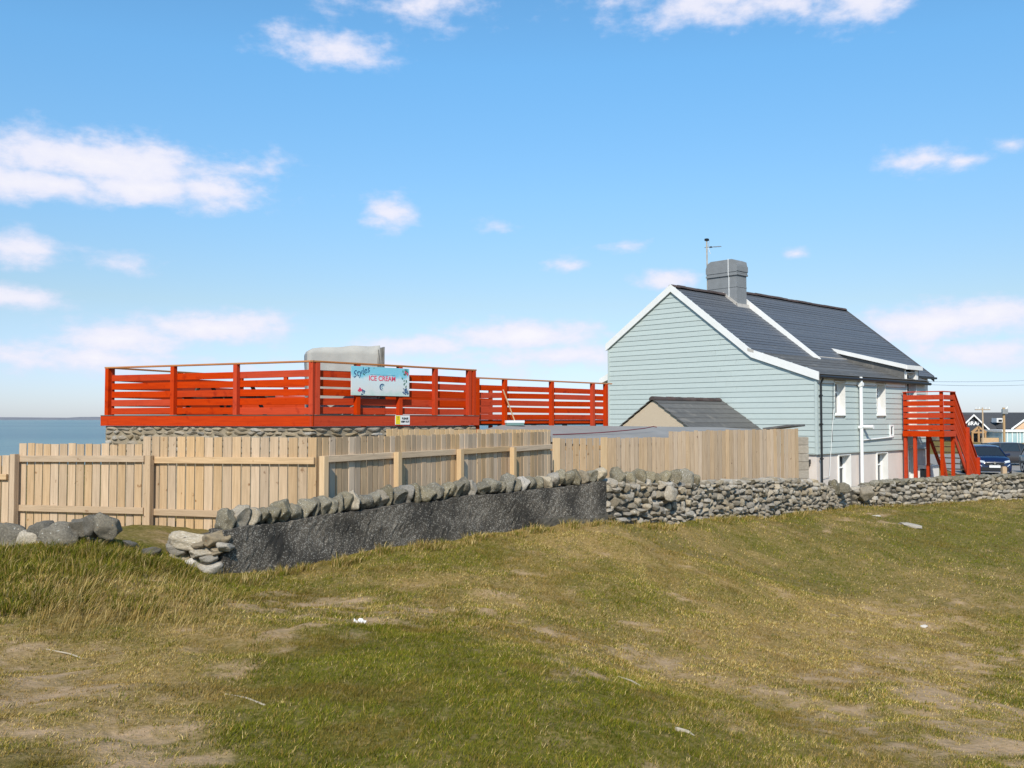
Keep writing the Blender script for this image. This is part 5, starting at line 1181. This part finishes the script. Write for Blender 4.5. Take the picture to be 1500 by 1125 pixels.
# pale boulders by the cafe terrace
for i, (px, py, w, h) in enumerate([(1414, 651, 9, 7), (1423, 650, 8, 8), (1431, 651, 10, 8), (1439, 652, 7, 6), (1408, 650, 7, 6)]):
    D = 120; c = P(px, py, D); k = D / F
    g_ = zg(c.x, c.y); hh = h * k * 1.5
    o = stone('boulder', Vector((c.x, c.y, g_ + hh * .32)), (w * k, 1.0, hh), Euler((0, .1 * i, .3 * i)), M['rock_white'], None, True); tag(o, 'pale boulder in the row edging the car park below the dark gabled building', 'boulder', 'pale boulders edging the car park')
# utility poles and wires
def pole(px, ytop, D, r, label, arm):
    p = P(px, 640, D); g = zg(p.x, p.y); zt_ = zt(px, ytop, D)
    t_ = thing('utility_pole', label, 'pole', (p.x, p.y, g), 'utility poles by the far buildings'); tube('pole', [(p.x, p.y, g - .3), (p.x, p.y, zt_)], r, M['fence_grey'], t_, 8)
    if arm:
        beam('cross_arm', (p.x - .9, p.y, zt_ - .25), (p.x + .9, p.y, zt_ - .25), .12, .12, M['fence_grey'], t_)
        for k in (-.8, -.4, .4, .8): tube('insulator', [(p.x + k, p.y, zt_ - .19), (p.x + k, p.y, zt_ + .05)], .06, M['upvc'], t_, 6)
    else:
        beam('transformer', (p.x - .35, p.y - .25, zt_ - .5), (p.x + .35, p.y - .25, zt_ - .5), .3, .6, M['metal'], t_); tube('insulator', [(p.x + .3, p.y, zt_ - .2), (p.x + .5, p.y, zt_ + .1)], .06, M['upvc'], t_, 6)
    return Vector((p.x, p.y, zt_))
q1 = pole(1440, 597, 110, .085, 'utility pole with a cross arm before the dark gabled building', True)
q2 = pole(1471, 597, 118, .16, 'thick utility pole with a bracket box before the grey roof', False)
def wire(name, a, b, sag, label):
    pts = [a.lerp(b, k / 16) - Vector((0, 0, sag * 4 * (k / 16) * (1 - k / 16))) for k in range(17)]
    o = tube(name, pts, .007, M['cable'], None, 5); tag(o, label, 'wire')
wire('overhead_wire', FH.p(12.5, 1.9, 4.72), P(1640, 545, 70), .25, 'upper of two overhead wires leaving the house eaves')
wire('overhead_wire', FH.p(12.5, 1.9, 4.60), P(1640, 549, 68), .35, 'lower of two overhead wires leaving the house eaves')
# ------------------------------------------------------------------ litter and loose pieces on the grass
def on_ground(px, py): return ground_hit(px, py)
c = on_ground(1335, 772); o = stone('flat_stone', c + Vector((0, 0, .04)), (.62, .34, .12), Euler((.05, .12, -.25)), M['stone'], None, True); tag(o, 'flat grey slab stone lying on the grass below the wall', 'stone')
c = on_ground(1353, 919); o = stone('pale_stone', c + Vector((0, 0, .015)), (.13, .08, .05), Euler((0, 0, .1)), M['stone_white'], None, True); tag(o, 'small pale stone on the dry grass of the hollow', 'stone')
c = on_ground(1284, 757); o = stone('pale_stone', c + Vector((0, 0, .02)), (.24, .12, .06), Euler((0, 0, -.3)), M['stone_white'], None, True); tag(o, 'white stone fragment near the gap in the wall', 'stone')
def stick(px0, py0, px1, py1, r, label):
    a = on_ground(px0, py0) + Vector((0, 0, r * .8)); b = on_ground(px1, py1) + Vector((0, 0, r * .8)); m_ = a.lerp(b, .5) + Vector((.01, .02, r * .5))
    o = tube('stick', [a, a.lerp(m_, .5), m_, m_.lerp(b, .5), b], r, M['stick'], None, 7); tag(o, label, 'stick')
stick(990, 1072, 1020, 1088, .018, 'short bleached stick lying on the green turf')
stick(905, 992, 942, 1008, .007, 'thin pale twig beside the sandy scar')
stick(330, 1018, 388, 1034, .006, 'thin pale stalk lying on the green mound')
stick(68, 952, 128, 968, .006, 'dry stalk lying across the sandy path')
c = on_ground(527, 915); vs = []; n = 6
for i in range(n + 1):
    for j in range(n + 1): u = i / n - .5; v = j / n - .5; vs.append(c + Vector((u * .11, v * .07, .022 + .022 * math.sin(9 * u + 4 * v) + .018 * math.cos(11 * v))))
o = mesh_obj('paper_scrap', vs, [(i * (n + 1) + j, (i + 1) * (n + 1) + j, (i + 1) * (n + 1) + j + 1, i * (n + 1) + j + 1) for i in range(n) for j in range(n)], M['paper']); tag(o, 'crumpled white paper scrap on the grass', 'litter')
# ------------------------------------------------------------------ grass
def blades(name, x, y, h, w, lean, col, m, seg=1):
    """numpy-built blades: root points, heights, widths, lean vectors, colours"""
    n = len(x); z = zground(x, y) - .004
    a = rng.uniform(0, 2 * np.pi, n); wx = np.cos(a) * w / 2; wy = np.sin(a) * w / 2
    lx, ly = lean
    if seg == 1:
        co = np.empty((n, 3, 3)); co[:, 0] = np.stack([x - wx, y - wy, z], 1); co[:, 1] = np.stack([x + wx, y + wy, z], 1); co[:, 2] = np.stack([x + lx, y + ly, z + h], 1); nv = 3
        f = np.arange(n * 3).reshape(n, 3); lt = 3
        faces = f.ravel(); tot = np.full(n, 3); 
    else:
        co = np.empty((n, 5, 3)); k = .55
        co[:, 0] = np.stack([x - wx, y - wy, z], 1); co[:, 1] = np.stack([x + wx, y + wy, z], 1)
        co[:, 2] = np.stack([x + wx * .7 + lx * .3, y + wy * .7 + ly * .3, z + h * k], 1); co[:, 3] = np.stack([x - wx * .7 + lx * .3, y - wy * .7 + ly * .3, z + h * k], 1); co[:, 4] = np.stack([x + lx, y + ly, z + h * (1 - .25 * np.hypot(lx, ly) / h)], 1); nv = 5
        b = np.arange(n)[:, None] * 5; faces = np.concatenate([b + np.array([[0, 1, 2, 3]]), b + np.array([[3, 2, 4]])], 1).ravel(); tot = np.tile([4, 3], n)
    me = bpy.data.meshes.new(name); me.vertices.add(n * nv); me.vertices.foreach_set('co', co.ravel().astype(np.float32))
    me.loops.add(len(faces)); me.loops.foreach_set('vertex_index', faces.astype(np.int32))
    st_ = np.concatenate([[0], np.cumsum(tot)[:-1]]); me.polygons.add(len(tot)); me.polygons.foreach_set('loop_start', st_.astype(np.int32)); me.polygons.foreach_set('loop_total', tot.astype(np.int32))
    me.update(); me.validate()
    ca = me.color_attributes.new('tint', 'FLOAT_COLOR', 'POINT'); c4 = np.ones((n, nv, 4)); c4[:, :, :3] = col[:, None, :]; ca.data.foreach_set('color', c4.ravel().astype(np.float32))
    o = link(name, me, m); o['kind'] = 'stuff'; return o
def grass_mat():
    m, nt, b = new_mat('grass_blades'); N = nt.nodes.new; at = N('ShaderNodeAttribute'); at.attribute_name = 'tint'
    nt.links.new(at.outputs['Color'], b.inputs['Base Color']); b.inputs['Roughness'].default_value = .9; b.inputs['Specular IOR Level'].default_value = .03
    return m
GM = grass_mat()
WALL_LINE = np.array([[a[0], a[1]] for a in ([(-14, 11.6)] + [(P(0, 800, 11.6).x, 11.6), (P(245, 800, 11.6).x, 11.65)] + [w[:2] for w in WB] + [wp(893, 764, 16, 700)[:2], wp(1020, 762, 18.6, 700)[:2], wp(1151, 753, 22.9, 700)[:2], wp(1247, 740, 27, 700)[:2], wp(1290, 742, 28, 700)[:2], wp(1400, 737, 29.6, 700)[:2], wp(1600, 731, 32.5, 700)[:2]])])
def front_of_wall(x, y): return y < np.interp(x, WALL_LINE[:, 0], WALL_LINE[:, 1]) - .02
def scatter(n, y0, y1, power=1.0):
    y = y0 + (y1 - y0) * rng.random(n) ** power; x = (rng.random(n) * 2 - 1) * (.60 * y + .8); return x, y
GC = np.array([[.080, .096, .008], [.125, .130, .012], [.175, .148, .018]]); DC_ = np.array([[.38, .262, .085], [.28, .180, .048], [.48, .36, .15]])
def turf(name, n, y0, y1, hh, ww, power):
    x, y = scatter(n, y0, y1, power); k = front_of_wall(x, y); x, y = x[k], y[k]
    sand, dry = masks(x, y); keep = rng.random(len(x)) > sand * .88; x, y, sand, dry = x[keep], y[keep], sand[keep], dry[keep]
    clump = fbm(x * 4.5 + 11, y * 4.5, 3)
    h = hh * rng.uniform(.45, 1.25, len(x)) * (.55 + .9 * clump) * (1 - .35 * dry) * (1 - .4 * sand); w = ww * rng.uniform(.6, 1.3, len(x))
    isdry = rng.random(len(x)) < np.clip(np.maximum(dry * .72 + .10, sand * .9), 0, .88)
    gi = rng.integers(0, 3, len(x)); pt = .72 + .82 * fbm(x * 2.2 + 5, y * 2.2, 3) ; rust = sstep(.56, .68, fbm(x * 1.3 + 80, y * 1.3 + 33, 3))[:, None]
    col = np.where(isdry[:, None], DC_[gi], GC[gi]) * (1 - .45 * rust) + np.array([[.17, .095, .03]]) * .45 * rust
    col = col * rng.uniform(.65, 1.25, (len(x), 1)) * pt[:, None]
    a = rng.uniform(0, 6.28, len(x)); q = h * rng.uniform(.2, 1.1, len(x)); blades(name, x, y, h, w, (np.cos(a) * q + .25 * h, np.sin(a) * q), col, GM)
turf('short_turf', 380000, 3.4, 8.5, .030, .0046, .8)
turf('short_turf', 330000, 8.3, 15.0, .038, .008, .9)
turf('short_turf', 240000, 14.5, 32.5, .045, .013, .8)
def tufts(name, centres, per, hh, spread, ww, drymix, windx=.3):
    xs_, ys_, hs_, lx_, ly_ = [], [], [], [], []
    for (cx, cy, sc) in centres:
        n = int(per * sc); r = spread * sc * np.sqrt(rng.random(n)); a = rng.uniform(0, 6.28, n)
        x = cx + r * np.cos(a); y = cy + r * np.sin(a); h = hh * sc * rng.uniform(.5, 1.15, n); q = h * rng.uniform(.1, .85, n)
        xs_.append(x); ys_.append(y); hs_.append(h); lx_.append(np.cos(a) * q + windx * h); ly_.append(np.sin(a) * q)
    x = np.concatenate(xs_); y = np.concatenate(ys_); h = np.concatenate(hs_); lx = np.concatenate(lx_); ly = np.concatenate(ly_)
    isdry = rng.random(len(x)) < drymix; gi = rng.integers(0, 3, len(x)); col = np.where(isdry[:, None], DC_[gi] * np.array([[1.0, 1.0, 1.05]]), GC[gi] * .95) * rng.uniform(.7, 1.25, (len(x), 1))
    blades(name, x, y, h, ww * rng.uniform(.6, 1.3, len(x)), (lx, ly), col, GM, seg=2)
cs = []
for i in range(150):   # long grass on the bank at the left
    px = random.uniform(-60, 330); py = random.uniform(800, 900); c = on_ground(px, py)
    if c.y < 11.3: cs.append((c.x, c.y, random.uniform(.5, 1.15) * (1.0 if py < 850 else .7)))
cs += [(P(px_, 800, 10.95).x + random.gauss(0, .05), 10.95 + random.uniform(-.25, .1), random.uniform(.55, 1.0)) for px_ in range(-20, 250, 9)]
tufts('long_grass', cs, 150, .15, .2, .006, .28)
cs = []
for i in range(70):    # fringe along the foot of the walls
    d = random.uniform(0, plen(WB)); a, dr = path_at(WB, d); cs.append((a[0] + dr.y * random.uniform(.05, .4), a[1] - dr.x * random.uniform(.05, .4), random.uniform(.35, .75)))
for i in range(90):
    k = random.random(); px = lerp(893, 1500, k); x = np.interp(px, [893, 1020, 1151, 1247, 1400, 1500], [WALL_LINE[-7][0], WALL_LINE[-6][0], WALL_LINE[-5][0], WALL_LINE[-4][0], WALL_LINE[-2][0], 17.2]); y = np.interp(x, WALL_LINE[:, 0], WALL_LINE[:, 1]) - random.uniform(.1, .5); cs.append((x, y, random.uniform(.4, .8)))
tufts('wall_foot_grass', cs, 90, .2, .18, .008, .6)
cs = []
for i in range(120):
    px = random.uniform(60, 340); py = random.uniform(850, 935); c = on_ground(px, py); cs.append((c.x, c.y, random.uniform(.5, 1.0)))
tufts('straw_grass', cs, 22, .26, .25, .004, .95, .7)
cs = []
for i in range(850):
    y = 4 + 16 * random.random() ** .8; x = random.uniform(-.6, .6) * y
    if y < np.interp(x, WALL_LINE[:, 0], WALL_LINE[:, 1]) - .3: cs.append((x, y, random.uniform(.3, .7)))
tufts('turf_tussocks', cs, 60, .085, .16, .005, .35)
c = P(1135, 700, 23.6); tufts('marram_clump', [(c.x, c.y + .3, 1.2)], 160, .62, .16, .008, .8, .1)
